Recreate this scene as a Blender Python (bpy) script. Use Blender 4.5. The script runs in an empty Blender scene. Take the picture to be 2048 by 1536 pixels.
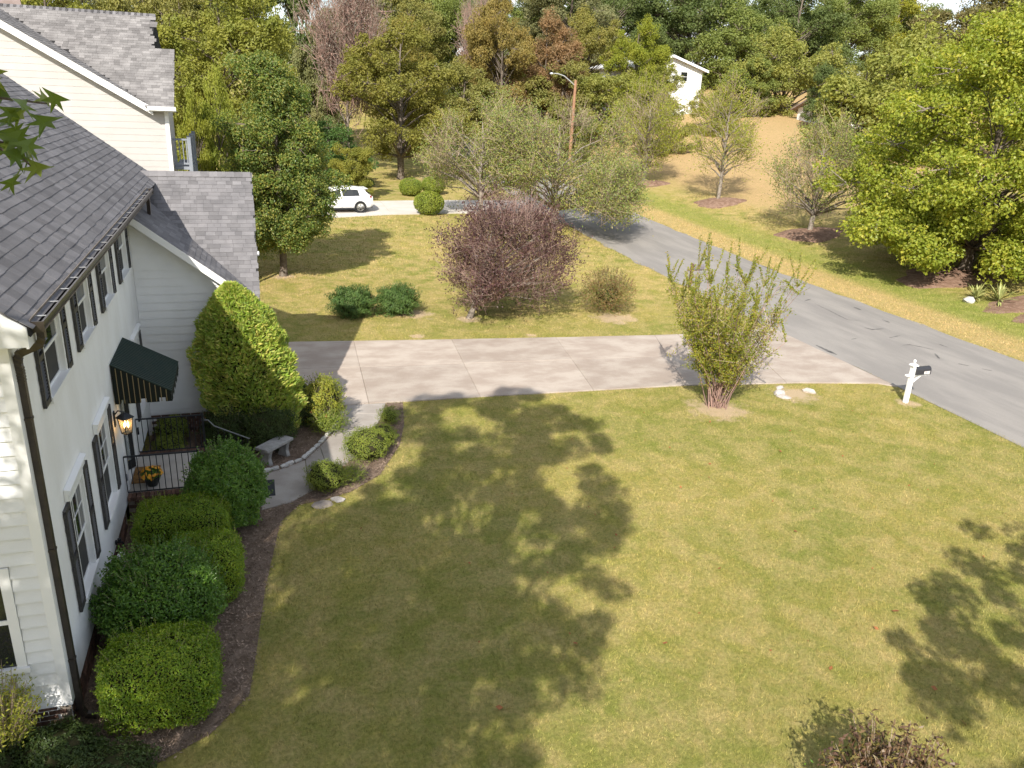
import bpy, math, random
import numpy as np
from mathutils import Vector, Matrix

random.seed(7)
rng = np.random.default_rng(7)
PI = math.pi
SC = bpy.context.scene
COL = SC.collection

# ------------------------------------------------------------------ camera
cam_data = bpy.data.cameras.new('camera')
cam = bpy.data.objects.new('camera', cam_data)
COL.objects.link(cam)
R = [[0.952525, -0.063852, 0.297689], [-0.301039, -0.343678, 0.889528], [0.045511, -0.936914, -0.346584]]
cam.matrix_world = Matrix(((R[0][0], -R[0][1], -R[0][2], 0.0), (R[1][0], -R[1][1], -R[1][2], 0.0),
                           (R[2][0], -R[2][1], -R[2][2], 8.0), (0, 0, 0, 1)))
cam_data.sensor_width = 36.0
cam_data.lens = 1584.0 / 2048.0 * 36.0
cam_data.clip_start = 0.05
cam_data.clip_end = 1500.0
SC.camera = cam

# ------------------------------------------------------------------ sky, sun, exposure
SUN_EL, SUN_AZ = math.radians(38.0), math.radians(210.0)   # azimuth clockwise from +Y
world = bpy.data.worlds.new('World')
SC.world = world
world.use_nodes = True
wn, wl = world.node_tree.nodes, world.node_tree.links
wn.clear()
sky = wn.new('ShaderNodeTexSky')
sky.sky_type = 'NISHITA'
sky.sun_disc = False
sky.sun_elevation = SUN_EL
sky.sun_rotation = SUN_AZ
sky.air_density = 1.0
sky.dust_density = 1.0
bg = wn.new('ShaderNodeBackground')
bg.inputs['Strength'].default_value = 0.112
out = wn.new('ShaderNodeOutputWorld')
# scattered fair-weather cloud over the whole sky
tc = wn.new('ShaderNodeTexCoord')
mp = wn.new('ShaderNodeMapping')
mp.inputs['Scale'].default_value = (1.0, 1.0, 2.6)
nz = wn.new('ShaderNodeTexNoise')
nz.inputs['Scale'].default_value = 3.4
nz.inputs['Detail'].default_value = 7.0
nz.inputs['Roughness'].default_value = 0.55
rp = wn.new('ShaderNodeValToRGB')
rp.color_ramp.elements[0].position = 0.46
rp.color_ramp.elements[1].position = 0.60
mx = wn.new('ShaderNodeMixRGB')
mx.inputs['Color2'].default_value = (9.0, 9.2, 9.6, 1.0)
wl.new(tc.outputs['Generated'], mp.inputs['Vector'])
wl.new(mp.outputs['Vector'], nz.inputs['Vector'])
wl.new(nz.outputs['Fac'], rp.inputs['Fac'])
wl.new(rp.outputs['Color'], mx.inputs['Fac'])
wl.new(sky.outputs['Color'], mx.inputs['Color1'])
wl.new(mx.outputs['Color'], bg.inputs['Color'])
wl.new(bg.outputs['Background'], out.inputs['Surface'])

sun_data = bpy.data.lights.new('sun', 'SUN')
sun = bpy.data.objects.new('sun', sun_data)
COL.objects.link(sun)
sun_data.energy = 5.0
sun_data.angle = math.radians(0.53)
sun_data.color = (1.0, 0.945, 0.86)
to_sun = Vector((math.sin(SUN_AZ) * math.cos(SUN_EL), math.cos(SUN_AZ) * math.cos(SUN_EL), math.sin(SUN_EL)))
sun.rotation_euler = to_sun.to_track_quat('Z', 'Y').to_euler()
sun.location = to_sun * 60

SC.view_settings.view_transform = 'Standard'
SC.view_settings.look = 'None'
SC.view_settings.gamma = 1.0
SC.view_settings.use_curve_mapping = False
SC.view_settings.exposure = 0.55
SC.render.engine = 'CYCLES'
SC.cycles.max_bounces = 6
SC.cycles.transparent_max_bounces = 8
SC.cycles.caustics_reflective = False
SC.cycles.caustics_refractive = False

# ------------------------------------------------------------------ object helpers
ORG = {}

def tag(o, label=None, cat=None, group=None, kind=None):
    if label: o['label'] = label
    if cat: o['category'] = cat
    if group: o['group'] = group
    if kind: o['kind'] = kind
    return o

def thing(name, loc, label=None, cat=None, group=None, rz=0.0, kind=None):
    o = bpy.data.objects.new(name, None)
    o.empty_display_size = 0.2
    COL.objects.link(o)
    o.location = loc
    o.rotation_euler = (0, 0, rz)
    ORG[o.name] = Vector(loc)
    return tag(o, label, cat, group, kind)

def link(name, me, parent=None, m=None, loc=(0, 0, 0)):
    o = bpy.data.objects.new(name, me)
    COL.objects.link(o)
    if m and len(me.materials) == 0: me.materials.append(m)
    o.location = loc
    if parent is not None:
        o.parent = parent
        ORG[o.name] = ORG.get(parent.name, Vector((0, 0, 0))) + Vector(loc)
    else:
        ORG[o.name] = Vector(loc)
    return o

def mesh_np(name, v, faces, m=None, smooth=False):
    """vertices (N,3); faces (M,3) or (M,4) int arrays (or a list of such)"""
    if not isinstance(faces, list): faces = [faces]
    faces = [np.asarray(f, np.int32) for f in faces if len(f)]
    me = bpy.data.meshes.new(name)
    v = np.asarray(v, np.float32)
    me.vertices.add(len(v))
    me.vertices.foreach_set('co', v.ravel())
    nl = sum(f.size for f in faces)
    npoly = sum(len(f) for f in faces)
    me.loops.add(nl)
    me.polygons.add(npoly)
    me.loops.foreach_set('vertex_index', np.concatenate([f.ravel() for f in faces]))
    starts, o = [], 0
    for f in faces:
        k = f.shape[1]
        starts.append(o + np.arange(len(f), dtype=np.int32) * k)
        o += f.size
    me.polygons.foreach_set('loop_start', np.concatenate(starts).astype(np.int32))
    me.update(calc_edges=True)
    me.polygons.foreach_set('use_smooth', np.full(npoly, bool(smooth)))
    if m: me.materials.append(m)
    return me

def copy_tree(o, parent=None):
    c = o.copy()
    COL.objects.link(c)
    if parent is not None: c.parent = parent
    for ch in list(o.children): copy_tree(ch, c)
    return c

class MB:
    """collects shapes into one mesh"""
    def __init__(self): self.v, self.f = [], []
    def add(self, vs, fs):
        b = len(self.v)
        self.v += [tuple(p) for p in vs]
        self.f += [tuple(b + i for i in f) for f in fs]
        return self
    def box(self, x0, x1, y0, y1, z0, z1):
        return self.add([(x0, y0, z0), (x1, y0, z0), (x1, y1, z0), (x0, y1, z0), (x0, y0, z1), (x1, y0, z1), (x1, y1, z1), (x0, y1, z1)],
                        [(0, 3, 2, 1), (4, 5, 6, 7), (0, 1, 5, 4), (1, 2, 6, 5), (2, 3, 7, 6), (3, 0, 4, 7)])
    def bar(self, a, b, w, h=None, up=(0, 0, 1)):
        """box beam from a to b, w wide, h along up"""
        a, b, up = Vector(a), Vector(b), Vector(up)
        h = h or w
        d = (b - a).normalized()
        s = d.cross(up)
        if s.length < 1e-4: s = d.cross(Vector((1, 0, 0)))
        s.normalize()
        u = s.cross(d)
        s, u = s * w / 2, u * h / 2
        vs = [p + i * s + j * u for p in (a, b) for i, j in ((-1, -1), (1, -1), (1, 1), (-1, 1))]
        return self.add(vs, [(3, 2, 1, 0), (4, 5, 6, 7), (0, 1, 5, 4), (1, 2, 6, 5), (2, 3, 7, 6), (3, 0, 4, 7)])
    def prism(self, poly, axis, t0, t1):
        """2D polygon extruded along axis 'x','y' or 'z' from t0 to t1"""
        def P(a, b, t): return (t, a, b) if axis == 'x' else (a, t, b) if axis == 'y' else (a, b, t)
        n = len(poly)
        vs = [P(a, b, t0) for a, b in poly] + [P(a, b, t1) for a, b in poly]
        fs = [tuple(range(n))[::-1], tuple(range(n, 2 * n))] + [(i, (i + 1) % n, n + (i + 1) % n, n + i) for i in range(n)]
        return self.add(vs, fs)
    def tube(self, pts, rad, n=6, cap=True):
        pts = [Vector(p) for p in pts]
        if not hasattr(rad, '__len__'): rad = [rad] * len(pts)
        vs, fs = [], []
        ref = Vector((0.3, 0.9, 0.2))
        for i, p in enumerate(pts):
            d = (pts[min(i + 1, len(pts) - 1)] - pts[max(i - 1, 0)]).normalized()
            s = d.cross(ref)
            if s.length < 0.1: s = d.cross(Vector((1, 0, 0)))
            s.normalize()
            u = s.cross(d)
            for k in range(n):
                a = 2 * PI * k / n
                vs.append(p + rad[i] * (math.cos(a) * s + math.sin(a) * u))
        for i in range(len(pts) - 1):
            for k in range(n):
                fs.append((i * n + k, i * n + (k + 1) % n, (i + 1) * n + (k + 1) % n, (i + 1) * n + k))
        if cap:
            fs.append(tuple(range(n))[::-1])
            fs.append(tuple((len(pts) - 1) * n + k for k in range(n)))
        return self.add(vs, fs)
    def lathe(self, prof, c=(0, 0, 0), n=16):
        """profile [(r, z)...] turned about z through c"""
        vs, fs = [], []
        for r, z in prof:
            for k in range(n):
                a = 2 * PI * k / n
                vs.append((c[0] + r * math.cos(a), c[1] + r * math.sin(a), c[2] + z))
        for i in range(len(prof) - 1):
            for k in range(n):
                fs.append((i * n + k, i * n + (k + 1) % n, (i + 1) * n + (k + 1) % n, (i + 1) * n + k))
        fs.append(tuple(range(n))[::-1])
        fs.append(tuple((len(prof) - 1) * n + k for k in range(n)))
        return self.add(vs, fs)
    def mesh(self, name, m=None, smooth=False, org=(0, 0, 0)):
        me = bpy.data.meshes.new(name)
        ox, oy, oz = org
        me.from_pydata([(x - ox, y - oy, z - oz) for x, y, z in self.v], [], self.f)
        if smooth: me.polygons.foreach_set('use_smooth', [True] * len(me.polygons))
        if m: me.materials.append(m)
        me.update()
        return me
    def build(self, name, m, parent=None, smooth=False, bevel=0.0, loc=None):
        """vertices are world coordinates (or relative to the parent when loc is given)"""
        org = ORG.get(parent.name, Vector((0, 0, 0))) if parent is not None and loc is None else Vector((0, 0, 0))
        o = link(name, self.mesh(name, m, smooth, org), parent, None, loc or (0, 0, 0))
        if bevel:
            b = o.modifiers.new('bevel', 'BEVEL')
            b.width, b.segments, b.limit_method = bevel, 2, 'ANGLE'
        return o

def sp(v, w): return w * np.logaddexp(0, np.asarray(v, float) / w)

def H(x, y):
    """height of the land"""
    return 0.03 * sp(np.asarray(y) - 34, 3) + 0.09 * sp(np.asarray(y) - 74, 5) - 0.12 * sp(np.asarray(y) - 150, 8) \
        + 0.15 * (sp(np.asarray(x) - 30.5, 1.0) - sp(np.asarray(x) - 62, 4.0))

def hz(x, y): return float(H(x, y))

def in_poly(px, py, poly):
    c = np.zeros(len(px), bool)
    n = len(poly)
    for i in range(n):
        x0, y0 = poly[i]
        x1, y1 = poly[(i + 1) % n]
        if y0 == y1: continue
        c ^= ((y0 > py) != (y1 > py)) & (px < (x1 - x0) * (py - y0) / (y1 - y0) + x0)
    return c

# ------------------------------------------------------------------ materials
def nodes(name):
    m = bpy.data.materials.new(name)
    m.use_nodes = True
    nt = m.node_tree
    return m, nt.nodes, nt.links, nt.nodes['Principled BSDF']

def ramp(N, fac, L, stops):
    r = N.new('ShaderNodeValToRGB')
    e = r.color_ramp.elements
    while len(e) < len(stops): e.new(0.5)
    for i, (p, c) in enumerate(stops):
        e[i].position = p
        e[i].color = (*c, 1) if len(c) == 3 else c
    L.new(fac, r.inputs['Fac'])
    return r.outputs['Color']

def noise(N, L, scale, detail=4.0, rough=0.55, vec=None, dist=0.0):
    t = N.new('ShaderNodeTexNoise')
    t.inputs['Scale'].default_value = scale
    t.inputs['Detail'].default_value = detail
    t.inputs['Roughness'].default_value = rough
    t.inputs['Distortion'].default_value = dist
    if vec is not None: L.new(vec, t.inputs['Vector'])
    return t.outputs['Fac']

def mixc(N, L, fac, a, b, mode='MIX'):
    x = N.new('ShaderNodeMixRGB')
    x.blend_type = mode
    for s, v in ((x.inputs['Fac'], fac), (x.inputs['Color1'], a), (x.inputs['Color2'], b)):
        if hasattr(v, 'is_linked'): L.new(v, s)
        elif isinstance(v, (int, float)): s.default_value = v
        else: s.default_value = (*v, 1) if len(v) == 3 else v
    return x.outputs['Color']

def maprange(N, L, v, a, b, c=0.0, d=1.0):
    x = N.new('ShaderNodeMapRange')
    x.interpolation_type = 'SMOOTHSTEP'
    L.new(v, x.inputs['Value'])
    for k, w in zip(('From Min', 'From Max', 'To Min', 'To Max'), (a, b, c, d)): x.inputs[k].default_value = w
    return x.outputs['Result']

def math_(N, L, op, a, b=None):
    x = N.new('ShaderNodeMath')
    x.operation = op
    for s, v in ((x.inputs[0], a), (x.inputs[1], b)):
        if v is None: continue
        if hasattr(v, 'is_linked'): L.new(v, s)
        else: s.default_value = v
    return x.outputs[0]

def bumpn(N, L, b, h, strength, dist=0.02):
    n = N.new('ShaderNodeBump')
    n.inputs['Strength'].default_value = strength
    n.inputs['Distance'].default_value = dist
    L.new(h, n.inputs['Height'])
    L.new(n.outputs['Normal'], b.inputs['Normal'])

def pos(N): return N.new('ShaderNodeNewGeometry').outputs['Position']

def mat(name, c, rough=0.6, spec=0.3, var=None, scale=6.0, detail=5.0, fine=0.0, fscale=80.0, bump=0.0, bscale=60.0, metal=0.0, rnd=0.0, stretch=None):
    """plain surface: base colour c, blotches towards var, fine grain, relief; rnd = brightness spread from one object/island to the next"""
    m, N, L, b = nodes(name)
    b.inputs['Roughness'].default_value = rough
    b.inputs['Specular IOR Level'].default_value = spec
    b.inputs['Metallic'].default_value = metal
    v = pos(N)
    if stretch:
        k = N.new('ShaderNodeMapping')
        k.inputs['Scale'].default_value = stretch
        L.new(v, k.inputs['Vector'])
        v = k.outputs['Vector']
    col = c
    if var is not None:
        f = maprange(N, L, noise(N, L, scale, detail, 0.6, v), 0.36, 0.66)
        col = mixc(N, L, f, col, var)
    if fine:
        g = ramp(N, noise(N, L, fscale, 3, 0.6, v), L, [(0.25, (1 - fine,) * 3), (0.75, (1 + fine,) * 3)])
        col = mixc(N, L, 1.0, col, g, 'MULTIPLY')
    if rnd:
        g = N.new('ShaderNodeNewGeometry').outputs['Random Per Island']
        oi = N.new('ShaderNodeObjectInfo').outputs['Random']
        fr = math_(N, L, 'FRACT', math_(N, L, 'ADD', g, oi))
        s = ramp(N, fr, L, [(0.0, (1 - rnd,) * 3), (1.0, (1 + rnd,) * 3)])
        col = mixc(N, L, 1.0, col, s, 'MULTIPLY')
    if hasattr(col, 'is_linked'): L.new(col, b.inputs['Base Color'])
    else: b.inputs['Base Color'].default_value = (*col, 1)
    if bump: bumpn(N, L, b, noise(N, L, bscale, 4, 0.6, v), bump)
    return m

def leaf_mat(name, cols, trans=0.35, rough=0.45, spec=0.35, tint=False):
    """leaves: colour drawn per leaf from cols, patches of one tone through the crown, some light passing through"""
    m, N, L, b = nodes(name)
    g = N.new('ShaderNodeNewGeometry').outputs['Random Per Island']
    n = len(cols)
    col = ramp(N, g, L, [((i + 0.5) / n, c) for i, c in enumerate(cols)])
    pn = noise(N, L, 0.9, 2, 0.5, pos(N))
    col = mixc(N, L, 1.0, col, ramp(N, pn, L, [(0.3, (0.80, 0.86, 0.8)), (0.7, (1.22, 1.14, 1.1))]), 'MULTIPLY')
    if tint:
        col = mixc(N, L, 1.0, col, N.new('ShaderNodeObjectInfo').outputs['Color'], 'MULTIPLY')
    L.new(col, b.inputs['Base Color'])
    b.inputs['Roughness'].default_value = rough
    b.inputs['Specular IOR Level'].default_value = spec
    t = N.new('ShaderNodeBsdfTranslucent')
    L.new(mixc(N, L, 1.0, col, (1.25, 1.25, 0.7), 'MULTIPLY'), t.inputs['Color'])
    x = N.new('ShaderNodeMixShader')
    x.inputs['Fac'].default_value = trans
    L.new(b.outputs['BSDF'], x.inputs[1])
    L.new(t.outputs['BSDF'], x.inputs[2])
    L.new(x.outputs['Shader'], N['Material Output'].inputs['Surface'])
    return m

def lawn_color(N, L):
    """colour of the turf by place: patchy olive and straw, dry strip by the road, brown field up the hill"""
    p = pos(N)
    s = N.new('ShaderNodeSeparateXYZ')
    L.new(p, s.inputs['Vector'])
    big = maprange(N, L, noise(N, L, 0.22, 5, 0.62, p, 0.6), 0.34, 0.66)
    mid = maprange(N, L, noise(N, L, 1.3, 5, 0.65, p, 0.4), 0.33, 0.68)
    fine = maprange(N, L, noise(N, L, 16.0, 5, 0.75, p), 0.3, 0.7)
    tuft = maprange(N, L, noise(N, L, 4.2, 5, 0.7, p, 0.8), 0.30, 0.70)
    c = mixc(N, L, big, GREEN1, GREEN2)
    c = mixc(N, L, math_(N, L, 'MULTIPLY', mid, 0.62), c, STRAW)
    far = maprange(N, L, s.outputs['Y'], 24.5, 30.0)
    c = mixc(N, L, math_(N, L, 'MULTIPLY', far, math_(N, L, 'MULTIPLY', mid, 0.45)), c, TAN)
    strip = math_(N, L, 'MULTIPLY', maprange(N, L, s.outputs['X'], 24.6, 25.6), maprange(N, L, s.outputs['X'], 28.8, 27.0))
    c = mixc(N, L, math_(N, L, 'MULTIPLY', strip, 0.7), c, TAN)
    swale = math_(N, L, 'MULTIPLY', maprange(N, L, s.outputs['X'], 27.0, 28.2), maprange(N, L, s.outputs['X'], 31.5, 29.5))
    c = mixc(N, L, math_(N, L, 'MULTIPLY', swale, 0.55), c, (0.20, 0.245, 0.045))
    field = math_(N, L, 'MULTIPLY', maprange(N, L, s.outputs['X'], 31.0, 36.0), maprange(N, L, s.outputs['Y'], 38.0, 54.0))
    c = mixc(N, L, math_(N, L, 'MULTIPLY', field, 0.85), c, (0.44, 0.30, 0.155))
    c = mixc(N, L, 1.0, c, ramp(N, fine, L, [(0.0, (0.74, 0.76, 0.72)), (1.0, (1.24, 1.22, 1.24))]), 'MULTIPLY')
    c = mixc(N, L, 1.0, c, ramp(N, tuft, L, [(0.0, (0.87, 0.93, 0.82)), (1.0, (1.12, 1.06, 1.14))]), 'MULTIPLY')
    # worn bare spots
    sn = noise(N, L, 2.6, 5, 0.65, p)
    for x, y, r in SOIL:
        dv = N.new('ShaderNodeVectorMath')
        dv.operation = 'DISTANCE'
        L.new(p, dv.inputs[0])
        dv.inputs[1].default_value = (x, y, hz(x, y))
        d = math_(N, L, 'ADD', dv.outputs['Value'], math_(N, L, 'MULTIPLY', math_(N, L, 'SUBTRACT', sn, 0.5), 2.2 * r))
        c = mixc(N, L, maprange(N, L, d, r, r * 0.35, 0.0, 0.85), c, (0.50, 0.375, 0.25))
    return c

GREEN1, GREEN2, STRAW, TAN = (0.215, 0.225, 0.052), (0.305, 0.270, 0.075), (0.42, 0.335, 0.145), (0.46, 0.335, 0.155)
SOIL = [(5.55, 28.35, .8), (7.35, 27.4, .5), (11.9, 17.55, 1.0), (14.9, 18.15, .8), (13.0, 26.75, 1.0), (17.85, 16.85, .4), (1.1, 34.8, .6), (5.1, 25.6, .3), (9.0, 25.1, .25)]
# ------------------------------------------------------------------ foliage generators
def unit(a): return a / np.maximum(np.linalg.norm(a, axis=-1, keepdims=True), 1e-9)

def rdir(n, up=0.0):
    d = rng.normal(size=(n, 3))
    d[:, 2] += up
    return unit(d)

def leaf_quads(P, Nrm, L, W, fold=0.18, along=None):
    """folded four-point leaves at P facing Nrm, length L, width W (arrays or numbers)"""
    n = len(P)
    L = np.broadcast_to(L, n)[:, None]
    W = np.broadcast_to(W, n)[:, None]
    t = rdir(n) if along is None else along
    t = unit(t - (t * Nrm).sum(1, keepdims=True) * Nrm)
    b = np.cross(Nrm, t)
    v = np.empty((n, 4, 3))
    v[:, 0] = P - t * L * 0.5
    v[:, 1] = P + b * W * 0.5 + Nrm * L * fold
    v[:, 2] = P + t * L * 0.5
    v[:, 3] = P - b * W * 0.5 + Nrm * L * fold
    return v.reshape(-1, 3), np.arange(n * 4, dtype=np.int32).reshape(n, 4)

def sticks(A, B, ra, rb):
    """three-sided twigs from A to B"""
    n = len(A)
    d = unit(B - A)
    s = unit(np.cross(d, np.where(np.abs(d[:, 2:3]) > 0.9, [[1.0, 0, 0]], [[0, 0, 1.0]])))
    u = np.cross(s, d)
    ra, rb = np.broadcast_to(ra, n)[:, None], np.broadcast_to(rb, n)[:, None]
    v = np.empty((n, 6, 3))
    for k in range(3):
        a = 2 * PI * k / 3
        o = math.cos(a) * s + math.sin(a) * u
        v[:, k] = A + o * ra
        v[:, 3 + k] = B + o * rb
    i = np.arange(n, dtype=np.int32)[:, None] * 6
    f = np.concatenate([i + np.array([[k, (k + 1) % 3, 3 + (k + 1) % 3, 3 + k]], np.int32) for k in range(3)])
    return v.reshape(-1, 3), f

def reseed(k):
    global rng
    rng = np.random.default_rng(k)
    random.seed(k)

PROF = {
    'oval': ([0, .15, .35, .6, .85, 1], [.35, .8, 1, .9, .55, .12]),
    'pyramid': ([0, .12, .3, .6, .85, 1], [.5, .95, 1, .66, .36, .06]),
    'dome': ([0, .2, .5, .8, 1], [.75, 1, .92, .62, .15]),
    'vase': ([0, .3, .6, .85, 1], [.25, .62, .95, 1, .45]),
    'column': ([0, .2, .6, .9, 1], [.8, 1, .85, .4, .05]),
    'round': ([0, .2, .5, .8, 1], [.45, .85, 1, .8, .2]),
}

def clump_centres(n, R0, z0, z1, prof, inner=0.3, off=(0, 0)):
    """centres spread through an envelope of radius R0 between heights z0 and z1, lopsided a little"""
    x, y = PROF[prof]
    t = np.concatenate([rng.random(n * 3)])
    w = np.interp(t, x, y)
    keep = rng.random(len(t)) < w ** 1.2
    t = t[keep][:n]
    r = np.interp(t, x, y) * R0
    az = rng.random(len(t)) * 2 * PI
    lob = 1 + 0.2 * np.sin(az * 3 + rng.random() * 6 + t * 3) + 0.12 * np.sin(az * 5 + t * 7)
    rr = r * lob * np.sqrt(inner + (1 - inner) * rng.random(len(t)))
    return np.stack([off[0] * t + rr * np.cos(az), off[1] * t + rr * np.sin(az), z0 + (z1 - z0) * t], 1)

def clump_leaves(C, per, rc, flat=0.7, upn=0.55, hollow=0.35):
    """leaf points and normals round the clump centres"""
    n = len(C)
    rc = np.broadcast_to(rc, n) * rng.uniform(0.65, 1.3, n)
    idx = np.repeat(np.arange(n), np.maximum(1, (per * rng.uniform(0.6, 1.4, n))).astype(int))
    d = rdir(len(idx))
    rad = (hollow + (1 - hollow) * rng.random(len(idx)) ** 0.6) * rc[idx]
    P = C[idx] + d * rad[:, None] * np.array([1, 1, flat])
    N_ = unit(d * 0.7 + np.array([0, 0, upn]) + rng.normal(size=d.shape) * 0.5)
    return P, N_

def boughs(nb, per, R0, z0, z1, prof, rb, inner=0.3, flat=0.75, off=(0, 0)):
    """clumps grouped on boughs: returns bough centres, clump centres and the branchlets between them"""
    B = clump_centres(nb, R0, z0, z1, prof, inner, off)
    idx = np.repeat(np.arange(len(B)), per)
    d = rdir(len(idx), 0.3)
    C = B[idx] + d * (rb * rng.uniform(.7, 1.25, len(B)))[idx][:, None] * (0.45 + 0.55 * rng.random((len(idx), 1))) * np.array([1, 1, flat])
    return B, C, sticks(B[idx], C, 0.018 * rb + 0.01, 0.008)

def limbs(mb, C, base_h, top_h, r0, foot=(0, 0), lean=(0, 0), thin=0.25, n=5, droop=0.0):
    """trunk and curved limbs out to the clump centres"""
    def axis(z):
        t = z / max(top_h, .01)
        return Vector((foot[0] + lean[0] * t + 0.05 * math.sin(z * 1.7), foot[1] + lean[1] * t + 0.05 * math.cos(z * 1.3), z))
    zs = [-0.15, 0.08, 0.35] + [base_h + (top_h - base_h) * k / 6 for k in range(7)]
    rs = [r0 * 1.5, r0 * 1.25, r0 * 1.05] + [r0 * (1 - 0.85 * k / 6) for k in range(7)]
    mb.tube([axis(z) for z in zs], rs, 8)
    for c in C:
        c = Vector(c)
        h = min(max(base_h * 0.9, c.z - (0.55 + 0.3 * random.random()) * math.hypot(c.x - foot[0], c.y - foot[1])), top_h * 0.93)
        a = axis(h)
        m = a.lerp(c, 0.5) + Vector((random.uniform(-.1, .1), random.uniform(-.1, .1), 0.10 - droop)) * (c - a).length
        k = max(0.18, 1 - 0.85 * (h - base_h) / max(top_h - base_h, .1)) * r0 * thin * random.uniform(0.7, 1.2)
        mb.tube([a, a.lerp(m, 0.55), m, m.lerp(c, 0.6), c], [k * 1.3, k, k * .75, k * .5, k * .2], n, False)

def fan_twigs(C, per, ln, r, up=0.5, out=0.6, axis=(0, 0)):
    """twigs that spray from the clump centres, outward and up, each with two side twigs"""
    idx = np.repeat(np.arange(len(C)), per)
    A = C[idx] + rng.normal(size=(len(idx), 3)) * ln * 0.25
    o = A.copy()
    o[:, 0] -= axis[0]
    o[:, 1] -= axis[1]
    o[:, 2] = 0
    d = unit(unit(o) * out + np.array([0, 0, up]) + rng.normal(size=A.shape) * 0.5)
    l = ln * rng.uniform(0.5, 1.4, len(A))[:, None]
    B = A + d * l
    A2 = np.concatenate([A + d * l * 0.45, A + d * l * 0.7])
    d2 = unit(np.concatenate([d, d]) + rng.normal(size=(len(A) * 2, 3)) * 0.45)
    B2 = A2 + d2 * np.concatenate([l, l]) * 0.5
    v1, f1 = sticks(A, B, r, r * 0.4)
    v2, f2 = sticks(A2, B2, r * 0.6, r * 0.3)
    return np.concatenate([v1, v2]), np.concatenate([f1, f2 + len(v1)]), np.concatenate([B, B2, A2])

def plant(name, loc, label, cat, group, trunk_mb, trunk_m, leaf=None, leaf_m=None, twig=None, twig_m=None, rz=0.0, crown='crown', smooth=True):
    """Empty at the foot; children in local coordinates"""
    t = thing(name, loc, label, cat, group, rz)
    if trunk_mb is not None: link('trunk', trunk_mb.mesh('trunk', trunk_m, smooth), t)
    if twig is not None: link('twigs', mesh_np('twigs', twig[0], twig[1], twig_m), t)['kind'] = 'stuff'
    if leaf is not None: link(crown, mesh_np(crown, leaf[0], leaf[1], leaf_m), t)
    return t

# bark
M_bark = mat('bark', (0.115, 0.088, 0.066), 0.9, 0.1, (0.20, 0.17, 0.14), 9, fine=0.3, bump=0.4, bscale=30)
M_bark_pale = mat('pale_bark', (0.30, 0.26, 0.215), 0.9, 0.1, (0.17, 0.14, 0.115), 7, fine=0.25, bump=0.3, bscale=30)
M_twig = mat('twig_bark', (0.403, 0.308, 0.226), 0.85, 0.1, (0.190, 0.146, 0.105), 2.0, rnd=0.25)
M_twig_pink = mat('pinkish_twig_bark', (0.36, 0.235, 0.19), 0.85, 0.1, (0.26, 0.175, 0.15), 2.0, rnd=0.25)
M_twig_plum = mat('plum_twig_bark', (0.224, 0.135, 0.115), 0.85, 0.1, (0.345, 0.245, 0.202), 2.0, rnd=0.3)

# leaves
M_pear = leaf_mat('pear_leaves', [(0.122, 0.193, 0.040), (0.201, 0.261, 0.055), (0.348, 0.317, 0.075), (0.159, 0.227, 0.075)], 0.38, 0.45, 0.35)
M_maple = leaf_mat('maple_leaves', [(0.284, 0.339, 0.045), (0.353, 0.388, 0.053), (0.233, 0.288, 0.043), (0.420, 0.411, 0.063)], 0.45)
M_bgleaf = leaf_mat('woodland_leaves', [(0.500, 0.500, 0.500), (0.500, 0.500, 0.500), (0.500, 0.500, 0.500), (0.500, 0.500, 0.500)], 0.4, 0.5, 0.25, tint=True)
M_olive = leaf_mat('olive_leaves', [(0.236, 0.292, 0.082), (0.355, 0.377, 0.103), (0.176, 0.261, 0.091), (0.389, 0.351, 0.114)], 0.4)
M_plum = leaf_mat('plum_leaves', [(0.088, 0.041, 0.046), (0.135, 0.070, 0.065), (0.064, 0.032, 0.038), (0.153, 0.099, 0.065)], 0.25, 0.45, 0.4)
M_myrtle = leaf_mat('myrtle_leaves', [(0.247, 0.289, 0.034), (0.326, 0.341, 0.038), (0.378, 0.299, 0.063), (0.189, 0.242, 0.042)], 0.42)
M_box = leaf_mat('box_hedge_leaves', [(0.161, 0.268, 0.019), (0.224, 0.333, 0.024), (0.290, 0.354, 0.031), (0.130, 0.226, 0.022)], 0.3, 0.4, 0.4)
M_holly = leaf_mat('glossy_shrub_leaves', [(0.082, 0.183, 0.023), (0.125, 0.247, 0.032), (0.183, 0.308, 0.042), (0.097, 0.198, 0.037)], 0.25, 0.3, 0.5)
M_arb = leaf_mat('arborvitae_sprays', [(0.309, 0.427, 0.062), (0.457, 0.522, 0.098), (0.221, 0.343, 0.079), (0.564, 0.522, 0.146)], 0.25, 0.5, 0.3)
M_dkshrub = leaf_mat('dark_shrub_leaves', [(0.046, 0.074, 0.018), (0.072, 0.102, 0.024), (0.058, 0.090, 0.029)], 0.25, 0.45, 0.3)
M_gold = leaf_mat('golden_shrub_leaves', [(0.312, 0.336, 0.047), (0.406, 0.383, 0.070), (0.234, 0.288, 0.047)], 0.42)
M_walk = leaf_mat('low_shrub_leaves', [(0.223, 0.282, 0.047), (0.294, 0.332, 0.062), (0.169, 0.230, 0.047)], 0.38)
M_juni = leaf_mat('needle_sprays', [(0.057, 0.115, 0.027), (0.088, 0.149, 0.035), (0.115, 0.176, 0.047)], 0.2, 0.5, 0.25)
M_spir = leaf_mat('spirea_leaves', [(0.150, 0.180, 0.045), (0.232, 0.210, 0.060), (0.240, 0.143, 0.075), (0.300, 0.195, 0.090)], 0.3)
M_gum = leaf_mat('sweetgum_leaves', [(0.087, 0.142, 0.025), (0.135, 0.198, 0.032), (0.183, 0.221, 0.038)], 0.28, 0.4, 0.35)
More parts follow.
